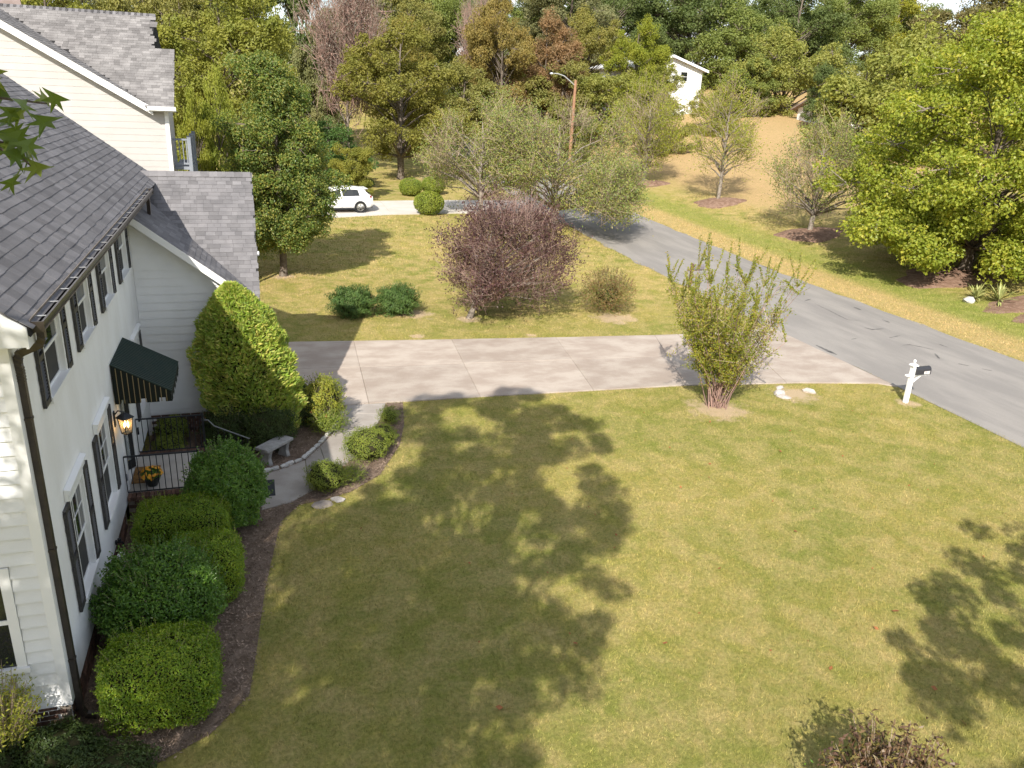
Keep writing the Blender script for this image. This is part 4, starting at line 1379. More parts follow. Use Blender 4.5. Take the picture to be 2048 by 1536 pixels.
# ------------------------------------------------------------------ neighbour's house
M_cream = mat('cream_lap_siding', (0.495, 0.468, 0.442), 0.6, 0.25, (0.465, 0.438, 0.412), 1.5, rnd=0.015)
M_nshing = mat('speckled_shingle', (0.175, 0.165, 0.16), 0.95, 0.1, (0.24, 0.228, 0.22), 2, fine=0.25, fscale=50, rnd=0.22)
M_brownroof = mat('brown_shingle', (0.25, 0.19, 0.165), 0.95, 0.1, (0.31, 0.245, 0.215), 3, fine=0.2, fscale=40)
nb_ = thing('cream_house', (-2.5, 30.0, 0), "neighbour's cream sided house with speckled grey roof and white rake trim", 'house')
NX, NY = -2.49, 30.0
def nzr(x): return 7.02 - 0.59 * (x + 3.0)
def nzb(y): return 6.98 + 0.70 * (y - 29.6)
MB().box(-16, NX, NY + .04, 32.0, 0, 6.85).box(-16, -3.2, 32.0, 38.0, 0, 6.84).prism([(-16, 6.85), (-2.95, 6.85), (-9.5, nzr(-9.5) - .3)], 'y', NY + .04, NY + .2).build('wall', M_cream, nb_)
z, e = 3.2, 0.205
while z < 10.4:
    hi = z >= 6.72
    xr = -3.0 + (7.02 - z - .22) / .59 if hi else NX - 0.11
    if xr > -15.5: lap_board(nb_, -15.9, xr, NY + .034, z, e, M_cream, cut=(e + .012) / .59 if hi else 0, butt=.011)
    z += e
MB().box(NX - .11, NX + .012, NY - .006, NY + .03, 2.0, 6.9).build('corner_board', M_trim, nb_)
MB().prism([(-2.92, nzr(-2.92)), (-9.5, nzr(-9.5)), (-9.5, nzr(-9.5) - .24), (-2.92, nzr(-2.92) - .24)], 'y', NY - .34, NY - .30).build('rake_board', M_trim, nb_)
MB().prism([(-2.92, nzr(-2.92) - .2), (-9.5, nzr(-9.5) - .2), (-9.5, nzr(-9.5) - .24), (-2.92, nzr(-2.92) - .24)], 'y', NY - .298, NY + .03).build('soffit', M_trim, nb_)
MB().box(-3.1, -2.22, NY - .36, NY + .04, 6.84, 6.88).build('eave_soffit', M_trim, nb_)
MB().box(-3.05, -2.20, NY - .48, NY - .37, 6.88, 7.00).build('gutter', M_trim, nb_)
q = MB()
ytop = 29.6 + 4.3
q.add([(-3.0, 29.6, 6.97), (-2.25, 29.6, 6.97), (-2.25, 32.15, nzb(32.15) - .01), (-2.95, 32.15, nzb(32.15) - .01), (-2.95, ytop, nzb(ytop) - .01), (-8.2, ytop, nzb(ytop) - .01)], [(0, 1, 2, 3, 4, 5)])
q.add([(-9.5, NY - .33, nzr(-9.5) - .01), (-2.95, NY - .33, nzr(-2.95) - .01), (-3.0, 29.62, 6.99), (-8.2, ytop, nzb(ytop) - .02), (-9.5, ytop, nzb(ytop) + .5)], [(0, 1, 2, 3, 4)])
q.add([(-2.95, ytop, nzb(ytop) - .01), (-2.95, ytop + 4.3, 6.97), (-9.5, ytop + 4.3, 6.97), (-9.5, ytop, nzb(ytop) - .01)], [(0, 1, 2, 3)])
q.add([(-2.95, 32.15, nzb(32.15) - .01), (-2.95, ytop, nzb(ytop) - .01), (-2.95, ytop + 4.3, 6.9), (-2.95, 32.15, 6.9)], [(0, 1, 2, 3)])
nroof = q.build('roof', M_under, nb_)
SINGLE = 0
M_save, M_shing = M_shing, M_nshing
lay_shingles(nroof, Vector((-8.4, 29.58, nzb(29.58))), (1, 0, 0), Vector((0, 1, .70)), 6.15, 36, 0.145, lambda c, a: -1, lens=(0.17, 0.25, 0.33),
             keep=lambda p: p.z - nzr(p.x) > -0.05 and p.x < (-2.25 if p.y < 32.15 else -2.95), ragged=False)
lay_shingles(nroof, Vector((-2.93, NY - .35, nzr(-2.93) + .0)), (0, 1, 0), Vector((-1, 0, .59)), 4.4, 46, 0.145, lambda c, a: -1, lens=(0.17, 0.25, 0.33),
             keep=lambda p: nzb(p.y) < nzr(p.x) + .05, ragged=False)
M_shing = M_save
for k in range(26):
    o = link('ridge_cap', cme, nroof, None, Vector((-3.05 - 0.2 * k, ytop, nzb(ytop) + .02)) - ORG[nroof.name])
MB().add([(-12.5, 33.6, 9.75), (-7.6, 36.4, 9.6), (-8.6, 40, 11.5), (-12.5, 40, 12.6), (-12.5, 33.6, 9.5), (-7.6, 36.4, 9.2)], [(0, 1, 2, 3), (4, 5, 1, 0)]).build('back_roof', M_brownroof, nb_)
# side deck with balusters
M_deck = mat('grey_deck_paint', (0.22, 0.24, 0.27), 0.7, 0.2, (0.27, 0.29, 0.32), 5)
dk = MB().box(NX + .01, -1.92, 30.5, 33.2, 4.92, 5.02).build('deck', M_deck, nb_)
for x, y in ((-1.95, 30.55), (-1.95, 31.85), (-1.95, 33.15)):
    MB().box(x - .06, x + .06, y - .06, y + .06, 0.0, 6.05).build('post', M_deck, dk)
for z in (5.12, 5.92):
    MB().bar((-1.95, 30.5, z), (-1.95, 33.2, z), .07, .06).bar((NX, 30.55, z), (-1.95, 30.55, z), .07, .06).build('rail', M_deck, dk)
for k in range(20):
    y = 30.68 + k * .125
    MB().box(-1.965, -1.935, y - .015, y + .015, 5.15, 5.89).build('baluster', M_deck, dk)
for k in range(4):
    x = NX + .1 + k * .115
    MB().box(x - .015, x + .015, 30.535, 30.565, 5.15, 5.89).build('baluster', M_deck, dk)

# far white house with vertical boards, on the rise
fw = thing('far_white_house', (48.4, 91, 6.3), 'far white house with low gable seen above the street trees', 'house')
M_fw = mat('far_white_boards', (0.80, 0.79, 0.77), 0.6, 0.2, rnd=0.02)
MB().prism([(44.0, 6.0), (52.75, 6.0), (52.75, 11.35), (48.4, 12.7), (44.0, 11.35)], 'y', 91.02, 104).build('wall', M_fw, fw)
for k in range(21):
    x = 44.2 + k * .41
    zt_ = 11.30 + 1.35 * (1 - abs(x - 48.4) / 4.4)
    if 49.7 < x < 50.8:
        MB().box(x - .035, x + .035, 90.985, 91.02, 6.2, 9.85).build('batten', M_fw, fw)
        MB().box(x - .035, x + .035, 90.985, 91.02, 11.2, zt_).build('batten', M_fw, fw)
    else:
        MB().box(x - .035, x + .035, 90.985, 91.02, 6.2, zt_).build('batten', M_fw, fw)
M_froof = mat('pale_metal_roof', (0.55, 0.55, 0.55), 0.6, 0.3)
MB().prism([(43.5, 11.33), (48.4, 12.86), (53.3, 11.33), (53.3, 11.15), (48.4, 12.68), (43.5, 11.15)], 'y', 90.5, 104.4).build('roof', M_froof, fw)
MB().prism([(43.5, 11.36), (48.4, 12.89), (53.3, 11.36), (53.3, 11.08), (48.4, 12.60), (43.5, 11.08)], 'y', 90.44, 90.498).build('rake_board', M_trim, fw)
w_ = MB().box(49.75, 50.8, 90.95, 91.0, 9.95, 11.15).build('window', M_trim, fw)
MB().box(49.85, 50.7, 90.93, 90.949, 10.05, 10.52).build('pane', M_pane, w_)
MB().box(49.85, 50.7, 90.93, 90.949, 10.58, 11.05).build('pane', M_pane, w_)
# far house behind the maple
f2 = thing('far_low_house', (62.5, 76, 6.0), 'far low white house with brown roof half hidden behind the big maple', 'house')
MB().box(60.5, 70, 74.4, 82, 5.4, 7.75).prism([(75.0, 7.75), (78, 9.1), (81.5, 7.75)], 'x', 60.5, 70).build('wall', M_fw, f2)
MB().prism([(74.0, 7.55), (78, 9.4), (82.5, 7.55), (82.5, 7.4), (78, 9.2), (74.0, 7.4)], 'x', 59.8, 70.5).build('roof', M_brownroof, f2)
MB().box(59.8, 70.5, 73.93, 73.99, 7.36, 7.60).build('fascia', M_trim, f2)
w_ = MB().box(62.2, 63.2, 74.33, 74.39, 6.2, 7.1).build('window', M_trim, f2)
MB().box(62.28, 63.12, 74.31, 74.329, 6.28, 7.02).build('pane', M_pane, w_)

# ------------------------------------------------------------------ cars
def make_car(label, loc, rz, paint, L_=4.28, hgt=1.47, W_=1.79, sunroof=True):
    """local x forward... nose at -L/2, tail at +L/2; y across"""
    t = thing('parked_car', loc, label, 'car', 'cars parked beyond the lawn', rz)
    k, kz = L_ / 4.28, hgt / 1.47
    hw = W_ / 2
    # body side outline stations: x, z_bottom, z_belt, half width bottom, half width belt
    stt = [(-2.14, .30, .62, .60, .58), (-2.10, .22, .72, .74, .70), (-1.85, .18, .80, .86, .80), (-1.35, .18, .88, .895, .84), (-.85, .19, .95, .895, .86), (0, .19, .97, .895, .87),
           (.8, .19, .99, .895, .87), (1.45, .20, 1.01, .89, .85), (1.85, .22, 1.02, .87, .80), (2.05, .26, 1.00, .80, .74), (2.14, .36, .92, .70, .66)]
    NP = 12
    vs, fs = [], []
    for x, zb_, zt_, wb, wt in stt:
        ring = [(-wb * .92, zb_), (-wb, zb_ + .08), (-wb * 1.0, zb_ + (zt_ - zb_) * .55), (-wt * 1.005, zt_ - .05), (-wt * .96, zt_), (-wt * .4, zt_ + .02)]
        ring += [(-y, z) for y, z in ring[::-1]]
        vs += [(x * k, y, z * kz) for y, z in ring]
    n = len(stt)
    for i_ in range(n - 1):
        for j in range(NP):
            fs.append((i_ * NP + j, i_ * NP + (j + 1) % NP, (i_ + 1) * NP + (j + 1) % NP, (i_ + 1) * NP + j))
    fs += [tuple(range(NP)), tuple(range((n - 1) * NP, n * NP))[::-1]]
    b_ = MB().add(vs, fs).build('body', paint, t, smooth=True, loc=(0, 0, 0))
    sb = b_.modifiers.new('sub', 'SUBSURF')
    sb.levels = sb.render_levels = 1
    # greenhouse: glass shell, painted roof and pillars on it
    gl = [(-1.02, .93, .80, .80), (-.30, 1.34, .60, .66), (.0, 1.42, .585, .64), (.9, 1.43, .575, .63), (1.45, 1.38, .56, .62), (1.98, 1.00, .66, .70)]
    def shell(inset, mt, name, par, zsub=0.0):
        vs, fs = [], []
        base = [(-1.02, .80), (-.30, .83), (0, .835), (.9, .835), (1.45, .82), (1.98, .70)]
        for (x, z, w, w2), (bx, bw) in zip(gl, base):
            vs += [(bx * k, -bw, .94 * kz), (x * k, -w2, (z - .10 - zsub) * kz if z > 1.1 else z * kz), (x * k, -w * .9, (z - zsub) * kz), (x * k, w * .9, (z - zsub) * kz), (x * k, w2, (z - .10 - zsub) * kz if z > 1.1 else z * kz), (bx * k, bw, .94 * kz)]
        for i_ in range(5):
            for j in range(5): fs.append((i_ * 6 + j, i_ * 6 + j + 1, i_ * 6 + 6 + j + 1, i_ * 6 + 6 + j))
        fs += [tuple(range(6)), tuple(range(30, 36))[::-1]]
        return MB().add(vs, fs).build(name, mt, par, loc=(0, 0, 0))
    gh = shell(0, M_pane, 'cabin_glass', t)
    ro = MB()
    rpts = [(-.42, 1.29, .64), (-.30, 1.352, .645), (.0, 1.432, .625), (.9, 1.443, .615), (1.45, 1.395, .60), (1.72, 1.345, .57)]
    vs = []
    for x, z, w in rpts:
        vs += [(x * k, -w - .02, (z - .10) * kz), (x * k, -w * .88, z * kz), (x * k, 0, (z + .022) * kz), (x * k, w * .88, z * kz), (x * k, w + .02, (z - .10) * kz)]
    fs = [(i_ * 5 + j, i_ * 5 + j + 1, i_ * 5 + 6 + j, i_ * 5 + 5 + j) for i_ in range(5) for j in range(4)]
    r_ = MB().add(vs, fs).build('roof', paint, t, smooth=True, loc=(0, 0, 0))
    so_ = r_.modifiers.new('thick', 'SOLIDIFY')
    so_.thickness = 0.025
    for s in (-1, 1):
        q = MB()
        q.bar((-1.02 * k, s * .80, .95 * kz), (-.30 * k, s * .665, 1.29 * kz), .06, .05)
        q.bar((.22 * k, s * .845, .95 * kz), (.16 * k, s * .665, 1.36 * kz), .05, .09, (1, 0, 0))
        q.add([(1.18 * k, s * .845, .95 * kz), (1.98 * k, s * .72, .98 * kz), (1.62 * k, s * .63, 1.30 * kz), (1.2 * k, s * .655, 1.34 * kz), (1.30 * k, s * .83, 1.0 * kz)], [(0, 1, 2, 3, 4)] if s < 0 else [(4, 3, 2, 1, 0)])
        o = q.build('pillar', paint, t, loc=(0, 0, 0))
    if sunroof:
        MB().add([(-.26 * k, -.48, 1.392 * kz), (.42 * k, -.5, 1.462 * kz), (.42 * k, .5, 1.462 * kz), (-.26 * k, .48, 1.392 * kz), (.1 * k, -.5, 1.462 * kz), (.1 * k, .5, 1.462 * kz)], [(0, 4, 5, 3), (4, 1, 2, 5)]).build('sunroof', M_pane, t, loc=(0, 0, 0))
    MB().box(1.5 * k, 1.86 * k, -.58, .58, 1.372 * kz, 1.40 * kz).build('spoiler', paint, t, bevel=.01, loc=(0, 0, 0))
    M_tail = mat('tail_lamp', (0.30, 0.01, 0.015), 0.2, 0.5)
    for s in (-1, 1):
        MB().add([(1.90 * k, s * .805, .86 * kz), (2.06 * k, s * .74, .86 * kz), (2.145 * k, s * .50, .88 * kz), (2.12 * k, s * .50, 1.0 * kz), (2.035 * k, s * .745, 1.0 * kz), (1.93 * k, s * .80, .98 * kz)], [(0, 1, 4, 5), (1, 2, 3, 4)] if s < 0 else [(5, 4, 1, 0), (4, 3, 2, 1)]).build('tail_light', M_tail, t, loc=(0, 0, 0))
        MB().box(-.85 * k, -.62 * k, s * .98 - .09, s * .98 + .09, .93 * kz, 1.07 * kz).build('mirror', paint, t, bevel=.03, loc=(0, 0, 0))
        for xd in (.18, -.72, 1.12):
            MB().bar((xd * k, s * .898, .30 * kz), ((xd - .03) * k, s * .872, .92 * kz), .012, .006, (0, s, 0)).build('door_seam', M_black, t, loc=(0, 0, 0))
        for xd in (.02, 1.0): MB().box((xd - .12) * k, (xd + .06) * k, s * .885 - .02, s * .885 + .02, .84 * kz, .87 * kz).build('door_handle', paint, t, bevel=.006, loc=(0, 0, 0))
        MB().box(-1.1 * k, 1.1 * k, s * .88 - .02, s * .88 + .025, .18 * kz, .26 * kz).build('sill_trim', M_black, t, loc=(0, 0, 0))
    M_rim = mat('machined_rim', (0.55, 0.55, 0.56), 0.25, 0.5, metal=0.8)
    M_tyre = mat('tyre_rubber', (0.02, 0.02, 0.021), 0.8, 0.2)
    for x in (-1.32, 1.31):
        for s in (-1, 1):
            w = MB()
            def disc(mb, r0, r1, y0, y1, n=22):
                for rr, yy in ((r0, y0),): pass
                vs = [(x * k + r * math.cos(2 * PI * j / n), y, .32 + r * math.sin(2 * PI * j / n)) for r, y in ((r1, y0), (r1, y1), (r0, y1), (r0, y0)) for j in range(n)]
                fs = [(a * n + j, a * n + (j + 1) % n, ((a + 1) % 4) * n + (j + 1) % n, ((a + 1) % 4) * n + j) for a in range(4) for j in range(n)]
                mb.add(vs, fs)
            ya, yb = sorted((s * .90, s * .70))
            disc(w, .235, .325, ya, yb)
            wh_ = w.build('wheel', M_tyre, t, smooth=False, loc=(0, 0, 0))
            arch = MB()
            disc(arch, .335, .375, s * .893 - .012, s * .893 + .012)
            arch.build('wheel_arch', M_black, t, loc=(0, 0, 0))
            rm = MB()
            disc(rm, .215, .238, s * .89 - .03, s * .89 + .005)
            yy = s * .885
            for j in range(5):
                a = 2 * PI * j / 5 + .3
                for d_ in (-.16, .16):
                    rm.bar((x * k + .04 * math.cos(a), yy, .32 + .04 * math.sin(a)), (x * k + .225 * math.cos(a + d_), yy, .32 + .225 * math.sin(a + d_)), .02, .03, (0, 1, 0))
            rm.build('rim', M_rim, wh_, loc=(0, 0, 0))
    MB().box(2.06 * k, 2.13 * k, -.62, .62, .24 * kz, .40 * kz).build('bumper', M_black, t, bevel=.02, loc=(0, 0, 0))
    MB().add([(1.72 * k, -.56, 1.33 * kz), (1.72 * k, .56, 1.33 * kz), (2.03 * k, .66, 1.04 * kz), (2.03 * k, -.66, 1.04 * kz)], [(0, 3, 2, 1)]).build('rear_window', M_pane, t, loc=(0, 0, 0))
    return t
M_carw = mat('white_car_paint', (0.80, 0.80, 0.80), 0.2, 0.5)
M_card = mat('dark_car_paint', (0.035, 0.04, 0.055), 0.18, 0.5)
cx, cy = 4.95, 50.75
make_car("white hatchback parked on the neighbour's driveway behind the pear tree", (cx, cy, hz(cx, cy) + .045), math.radians(5), M_carw)
make_car('dark suv on the street seen through the bare branches', (19.9, 74, hz(19.9, 74) + .03), math.radians(90), M_card, 4.7, 1.72, 1.9, False)

# ------------------------------------------------------------------ mailboxes
def mailbox(label, x, y, post_m, box_m, h=1.04, rz=0.0, fancy=True):
    t = thing('mailbox', (x, y, hz(x, y)), label, 'mailbox', rz=rz)
    MB().box(-.055, .055, -.055, .055, -.2, h + .10).build('post', post_m, t, loc=(0, 0, 0), bevel=.004)
    q = MB()
    L0, L1, r, z0 = .058, .56, .10, h - .16
    prof = [(-r, z0)] + [(-r * math.cos(PI * a / 8), z0 + .12 + r * math.sin(PI * a / 8)) for a in range(9)] + [(r, z0)]
    q.prism([(y_, z_) for y_, z_ in prof], 'x', L0, L1)
    bx = q.build('box', box_m, t, loc=(0, 0, 0))
    MB().prism([(y_ * 1.04, z_ + (.004 if z_ > z0 else -.004)) for y_, z_ in prof], 'x', L1 + .001, L1 + .014).build('door', box_m, bx, loc=(0, 0, 0))
    MB().box(-.20, .60, -.045, .045, z0 - .052, z0 - .006).build('arm', post_m, t, loc=(0, 0, 0))
    if fancy:
        MB().add([(-.095, -.095, h + .10), (.095, -.095, h + .10), (.095, .095, h + .10), (-.095, .095, h + .10), (-.095, -.095, h + .125), (.095, -.095, h + .125), (.095, .095, h + .125), (-.095, .095, h + .125), (0, 0, h + .19)],
                 [(3, 2, 1, 0), (0, 1, 5, 4), (1, 2, 6, 5), (2, 3, 7, 6), (3, 0, 4, 7), (4, 5, 8), (5, 6, 8), (6, 7, 8), (7, 4, 8)]).build('cap', post_m, t, loc=(0, 0, 0))
        MB().lathe([(.022, .165), (.018, .19), (.034, .205), (.043, .235), (.034, .265), (.012, .28), (.001, .282)], (0, 0, h), 14).build('finial', post_m, t, loc=(0, 0, 0), smooth=True)
        MB().prism([(.06, h - .42), (.075, h - .42), (.34, h - .215), (.28, h - .215)], 'y', -.03, .03).build('brace', post_m, t, loc=(0, 0, 0))
        q = MB().box(.335, .535, -.1045, -.1015, z0 + .012, z0 + .098).build('number_plate', mat('pale_sticker', (0.78, 0.72, 0.70), 0.5, 0.3), bx, loc=(0, 0, 0))
        o = text('3816', .088, mat('sticker_ink', (0.10, 0.11, 0.14), 0.6, 0.3), bx, (0, 0, 0), (PI / 2, 0, 0))
        o.location = (.435, -.1048, z0 + .055)
        MB().box(.20, .215, .101, .108, z0 + .06, z0 + .20).build('flag', mat('red_flag', (0.5, 0.03, 0.03), 0.4, 0.4), bx, loc=(0, 0, 0))
    return t
M_vinyl = mat('white_vinyl', (0.83, 0.83, 0.82), 0.35, 0.4)
mailbox('black mailbox on a white post with ball finial by the street', 17.79, 16.93, M_vinyl, mat('black_mailbox_metal', (0.035, 0.035, 0.04), 0.4, 0.5))
mailbox('grey domed mailbox on a brown post half hidden behind the crape myrtle', 18.5, 30.8, mat('brown_post', (0.15, 0.085, 0.06), 0.8, 0.2), mat('grey_mailbox_metal', (0.17, 0.15, 0.16), 0.4, 0.5), fancy=False)

# street light on a wooden pole
lp = thing('street_light', (29.4, 73.7, hz(29.4, 73.7)), 'street light on a brown wooden pole with curved silver arm', 'street light')
M_pole = mat('weathered_pole', (0.36, 0.20, 0.12), 0.85, 0.15, (0.28, 0.16, 0.10), 3)
M_galv = mat('galvanised_metal', (0.62, 0.63, 0.65), 0.4, 0.5, metal=0.5)
MB().tube([(0, 0, -.3), (0.08, 0, 7.7)], [.17, .125], 10).build('pole', M_pole, lp, loc=(0, 0, 0))
MB().tube([(.06, 0, 7.2), (-.5, 0, 7.6), (-1.1, 0, 8.0), (-1.7, 0, 8.15), (-2.1, 0, 8.17)], .045, 6).build('arm', M_galv, lp, loc=(0, 0, 0))
MB().lathe([(.02, -.12), (.16, -.10), (.19, -.02), (.12, .06), (.02, .08)], (-2.35, 0, 8.17), 12).build('lamp_head', M_galv, lp, loc=(0, 0, 0), smooth=True)

# rocks by the driveway, stones across the road
M_rock = mat('pale_rock', (0.50, 0.46, 0.42), 0.9, 0.2, (0.36, 0.32, 0.29), 6, fine=0.2, fscale=40, bump=0.6, bscale=30)
def rock(label, x, y, sx, sy, sz, rz=0.0, m=M_rock, group=None):
    n = 60
    d = rdir(n)
    import bmesh
    bm = bmesh.new()
    for p in d: bm.verts.new(Vector(p) * (0.8 + 0.3 * random.random()))
    bmesh.ops.convex_hull(bm, input=bm.verts)
    bmesh.ops.scale(bm, vec=(sx, sy, sz), verts=bm.verts)
    me = bpy.data.meshes.new('rock')
    bm.to_mesh(me)
    bm.free()
    me.materials.append(m)
    o = link('rock', me, None, None, (x, y, hz(x, y) + sz * .35))
    o.rotation_euler = (0.1, 0.05, rz)
    return tag(o, label, 'rock', group)
G_ = 'pale rocks by the driveway edge'
rock('largest pale rock by the driveway edge, lying flat', 14.42, 18.28, .26, .15, .09, .5, group=G_)
rock('pale slab like rock nearest the lawn beside the largest one', 14.36, 17.98, .22, .10, .06, -.5, group=G_)
rock('small pale rock touching the driveway edge', 14.72, 18.68, .15, .09, .07, .2, group=G_)
rock('separate oval pale rock on the street side of the rock cluster', 15.42, 18.22, .20, .11, .09, -.7, group=G_)
rock('white rock beside the yuccas across the street', 30.2, 26.6, .33, .25, .2, .3, M_edge)
tag(MB().prism([(32.0, 21.4), (35.5, 21.6), (35.5, 21.95), (31.4, 22.3)], 'z', 0.0, .42).build('stone_wall', mat('dark_ledge_stone', (0.20, 0.19, 0.185), 0.9, 0.2, (0.28, 0.27, 0.26), 5, bump=.5), None, bevel=.03), 'low grey stone wall at the edge of the far planting bed', 'wall')
rock('flat stepping stone in the bed edge below the walk shrubs', 0.98, 14.52, .24, .16, .04, .3, mat('tan_stone', (0.34, 0.29, 0.24), 0.9, 0.2, (0.26, 0.22, 0.19), 8, fine=.2))
rock('grey flat stone in the grass near the walk bed', 1.28, 14.66, .17, .11, .04, -.3, M_rock)
# ------------------------------------------------------------------ shrubs by the house
def shrub(name, label, x, y, rx, ry, h, n, L0, W0, lm, group=None, shape='round', depth=0.16, up=0.35, jag=0.07, core=0.84, cat='shrub', along=None, z0=0.0, tips=0):
    """dense shrub: leaves through the outer shell of a rounded or clipped form over a woody inside"""
    t = thing(name, (x, y, z0), label, cat, group)
    pw = 2.0 if shape == 'round' else 4.2
    d = rng.normal(size=(n, 3))
    d[:, 2] = d[:, 2] * 0.9 + 0.25
    d /= (np.abs(d) ** pw).sum(1, keepdims=True) ** (1 / pw)
    ph = rng.random(6) * 6
    lob = 1 + jag * (np.sin(d[:, 0] * 7 + ph[0]) * np.sin(d[:, 1] * 6 + ph[1]) + 0.7 * np.sin(d[:, 2] * 9 + ph[2] + d[:, 0] * 5) + 0.6 * np.sin(d[:, 1] * 15 + ph[3]) * np.sin(d[:, 0] * 17 + d[:, 2] * 13))
    r = lob * (1 - depth * rng.random(n) ** 1.3) + np.abs(rng.normal(size=n)) * 0.02
    P = d * r[:, None] * np.array([rx, ry, h * 0.52]) + np.array([0, 0, h * 0.5])
    k = P[:, 2] > 0.02
    P, d = P[k], d[k]
    Nn = unit(d * np.array([1 / rx, 1 / ry, 1 / h]) * 0.6 + np.array([0, 0, up]) + rng.normal(size=d.shape) * 0.55)
    al = None
    if along == 'out': al = unit(d + np.array([0, 0, 0.9]) + rng.normal(size=d.shape) * .35)
    v, f = leaf_quads(P, Nn, L0 * rng.uniform(.6, 1.3, len(P)), W0 * rng.uniform(.7, 1.2, len(P)), along=al)
    link('foliage', mesh_np('foliage', v, f, lm), t)
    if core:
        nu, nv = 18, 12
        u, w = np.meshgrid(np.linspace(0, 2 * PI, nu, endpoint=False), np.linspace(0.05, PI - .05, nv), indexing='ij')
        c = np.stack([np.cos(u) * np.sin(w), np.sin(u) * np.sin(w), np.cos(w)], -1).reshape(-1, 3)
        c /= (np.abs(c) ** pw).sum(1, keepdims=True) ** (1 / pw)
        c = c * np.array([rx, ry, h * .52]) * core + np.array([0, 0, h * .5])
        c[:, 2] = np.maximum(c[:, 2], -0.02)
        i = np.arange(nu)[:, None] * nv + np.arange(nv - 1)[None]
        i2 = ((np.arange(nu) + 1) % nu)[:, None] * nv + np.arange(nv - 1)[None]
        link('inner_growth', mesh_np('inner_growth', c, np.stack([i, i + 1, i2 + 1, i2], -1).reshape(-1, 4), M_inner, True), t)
    if tips:
        # young shoots that stand out of the outline
        d2 = rdir(tips, 0.6)
        d2 /= (np.abs(d2) ** pw).sum(1, keepdims=True) ** (1 / pw)
        A = d2 * np.array([rx, ry, h * .52]) + np.array([0, 0, h * .5])
        dr = unit(d2 + np.array([0, 0, .8]) + rng.normal(size=d2.shape) * .3)
        l = L0 * rng.uniform(2, 4.5, tips)[:, None]
        v1, f1 = sticks(A - dr * l * .5, A + dr * l, .003, .0015)
        link('twigs', mesh_np('twigs', v1, f1, M_twig), t)['kind'] = 'stuff'
        Q = np.concatenate([A + dr * l * s for s in (.2, .5, .75, 1.0) for _ in (0, 1)])
        Nq = unit(rng.normal(size=Q.shape) + np.array([0, 0, .6]))
        v, f = leaf_quads(Q, Nq, L0 * rng.uniform(.7, 1.2, len(Q)), W0)
        link('shoots', mesh_np('shoots', v, f, lm), t)['kind'] = 'stuff'
    return t
G_f = 'clipped shrubs along the front of the house'
shrub('boxwood_hedge', 'clipped yellow green box hedge directly in front of the brick porch', -1.52, 13.25, .76, .52, 1.02, 26000, .034, .02, M_box, G_f, 'box', .13, jag=.035, tips=120)
shrub('boxwood_hedge', 'clipped box hedge squeezed behind the largest glossy shrub', -1.12, 11.95, .58, .52, 1.0, 22000, .034, .02, M_box, G_f, 'box', .13, jag=.035, tips=120)
shrub('boxwood_hedge', 'clipped box hedge nearest the camera at the house corner', -1.55, 9.42, .71, .57, 1.02, 30000, .034, .02, M_box, G_f, 'box', .13, jag=.04, tips=140)
shrub('glossy_shrub', 'largest glossy dark green shrub between the box hedges', -1.68, 11.0, .86, .78, 1.38, 26000, .052, .026, M_holly, None, 'round', .2, jag=.10, tips=260)
shrub('glossy_shrub', 'tall round glossy shrub at the porch steps', -0.80, 14.15, .69, .66, 1.56, 26000, .052, .028, M_holly, None, 'round', .18, jag=.09, tips=220)
shrub('dark_shrub', 'dark spreading shrub under the arborvitae beside the bench', 0.0, 17.55, .62, .55, 1.0, 9000, .05, .024, M_dkshrub, None, 'round', .25, jag=.14, tips=80)
shrub('dark_shrub', 'dark shrub behind the porch handrail', -0.85, 17.75, .55, .5, .95, 8000, .05, .024, M_dkshrub, None, 'round', .25, jag=.14, tips=60)
shrub('dark_shrub', 'dark shrub between the arborvitae and the driveway', 0.78, 18.75, .5, .5, 1.05, 8000, .05, .024, M_dkshrub, None, 'round', .25, jag=.14, tips=60)
shrub('small_shrub', 'small yellow green shrub in the corner below the awning', -2.1, 18.25, .36, .3, .62, 3500, .045, .026, M_walk, None, 'round', .3, jag=.15)
shrub('small_shrub', 'small bright shrub just beyond the far porch rail', -2.1, 17.45, .34, .3, .5, 3500, .045, .026, M_walk, None, 'round', .3, jag=.15)
gs = shrub('golden_shrub', 'golden leaved shrub with pink roses at the driveway corner', 1.34, 18.72, .50, .52, 1.12, 9500, .05, .03, M_gold, None, 'round', .3, jag=.16, tips=60)
shrub('rose_bush', 'sparse rose bush in front of the golden shrub', 1.46, 18.1, .42, .38, .6, 2600, .045, .024, M_walk, None, 'round', .5, jag=.2, core=0, tips=70)
rs = thing('rose_blooms', (1.4, 18.25, 0), 'pink rose blooms scattered on the rose bush by the walk', 'flowers')
rb = MB()
for k in range(5):
    a = 2 * PI * k / 5
    rb.add([(0, 0, 0), (.035 * math.cos(a - .5), .035 * math.sin(a - .5), .02), (.045 * math.cos(a), .045 * math.sin(a), .035), (.035 * math.cos(a + .5), .035 * math.sin(a + .5), .02)], [(0, 1, 2, 3)])
rb.lathe([(.012, .0), (.02, .015), (.012, .035)], (0, 0, 0), 7)
rbm = rb.mesh('bloom', M_flower_pink)
for p in ((-.05, .3, .92), (-.30, .10, .52), (-.02, -.15, .42), (.33, -.2, .35), (.02, .28, .85), (-.36, .08, .47)):
    o = link('bloom', rbm, rs, None, p)
    o.rotation_euler = (random.uniform(-.6, .6), random.uniform(-.6, .6), random.random() * 6)
G_w = 'low shrubs along the outer edge of the front walk'
shrub('low_shrub', 'low green shrub nearest the steps along the front walk', 1.1, 15.2, .42, .36, .62, 6500, .034, .018, M_walk, G_w, 'round', .3, jag=.16)
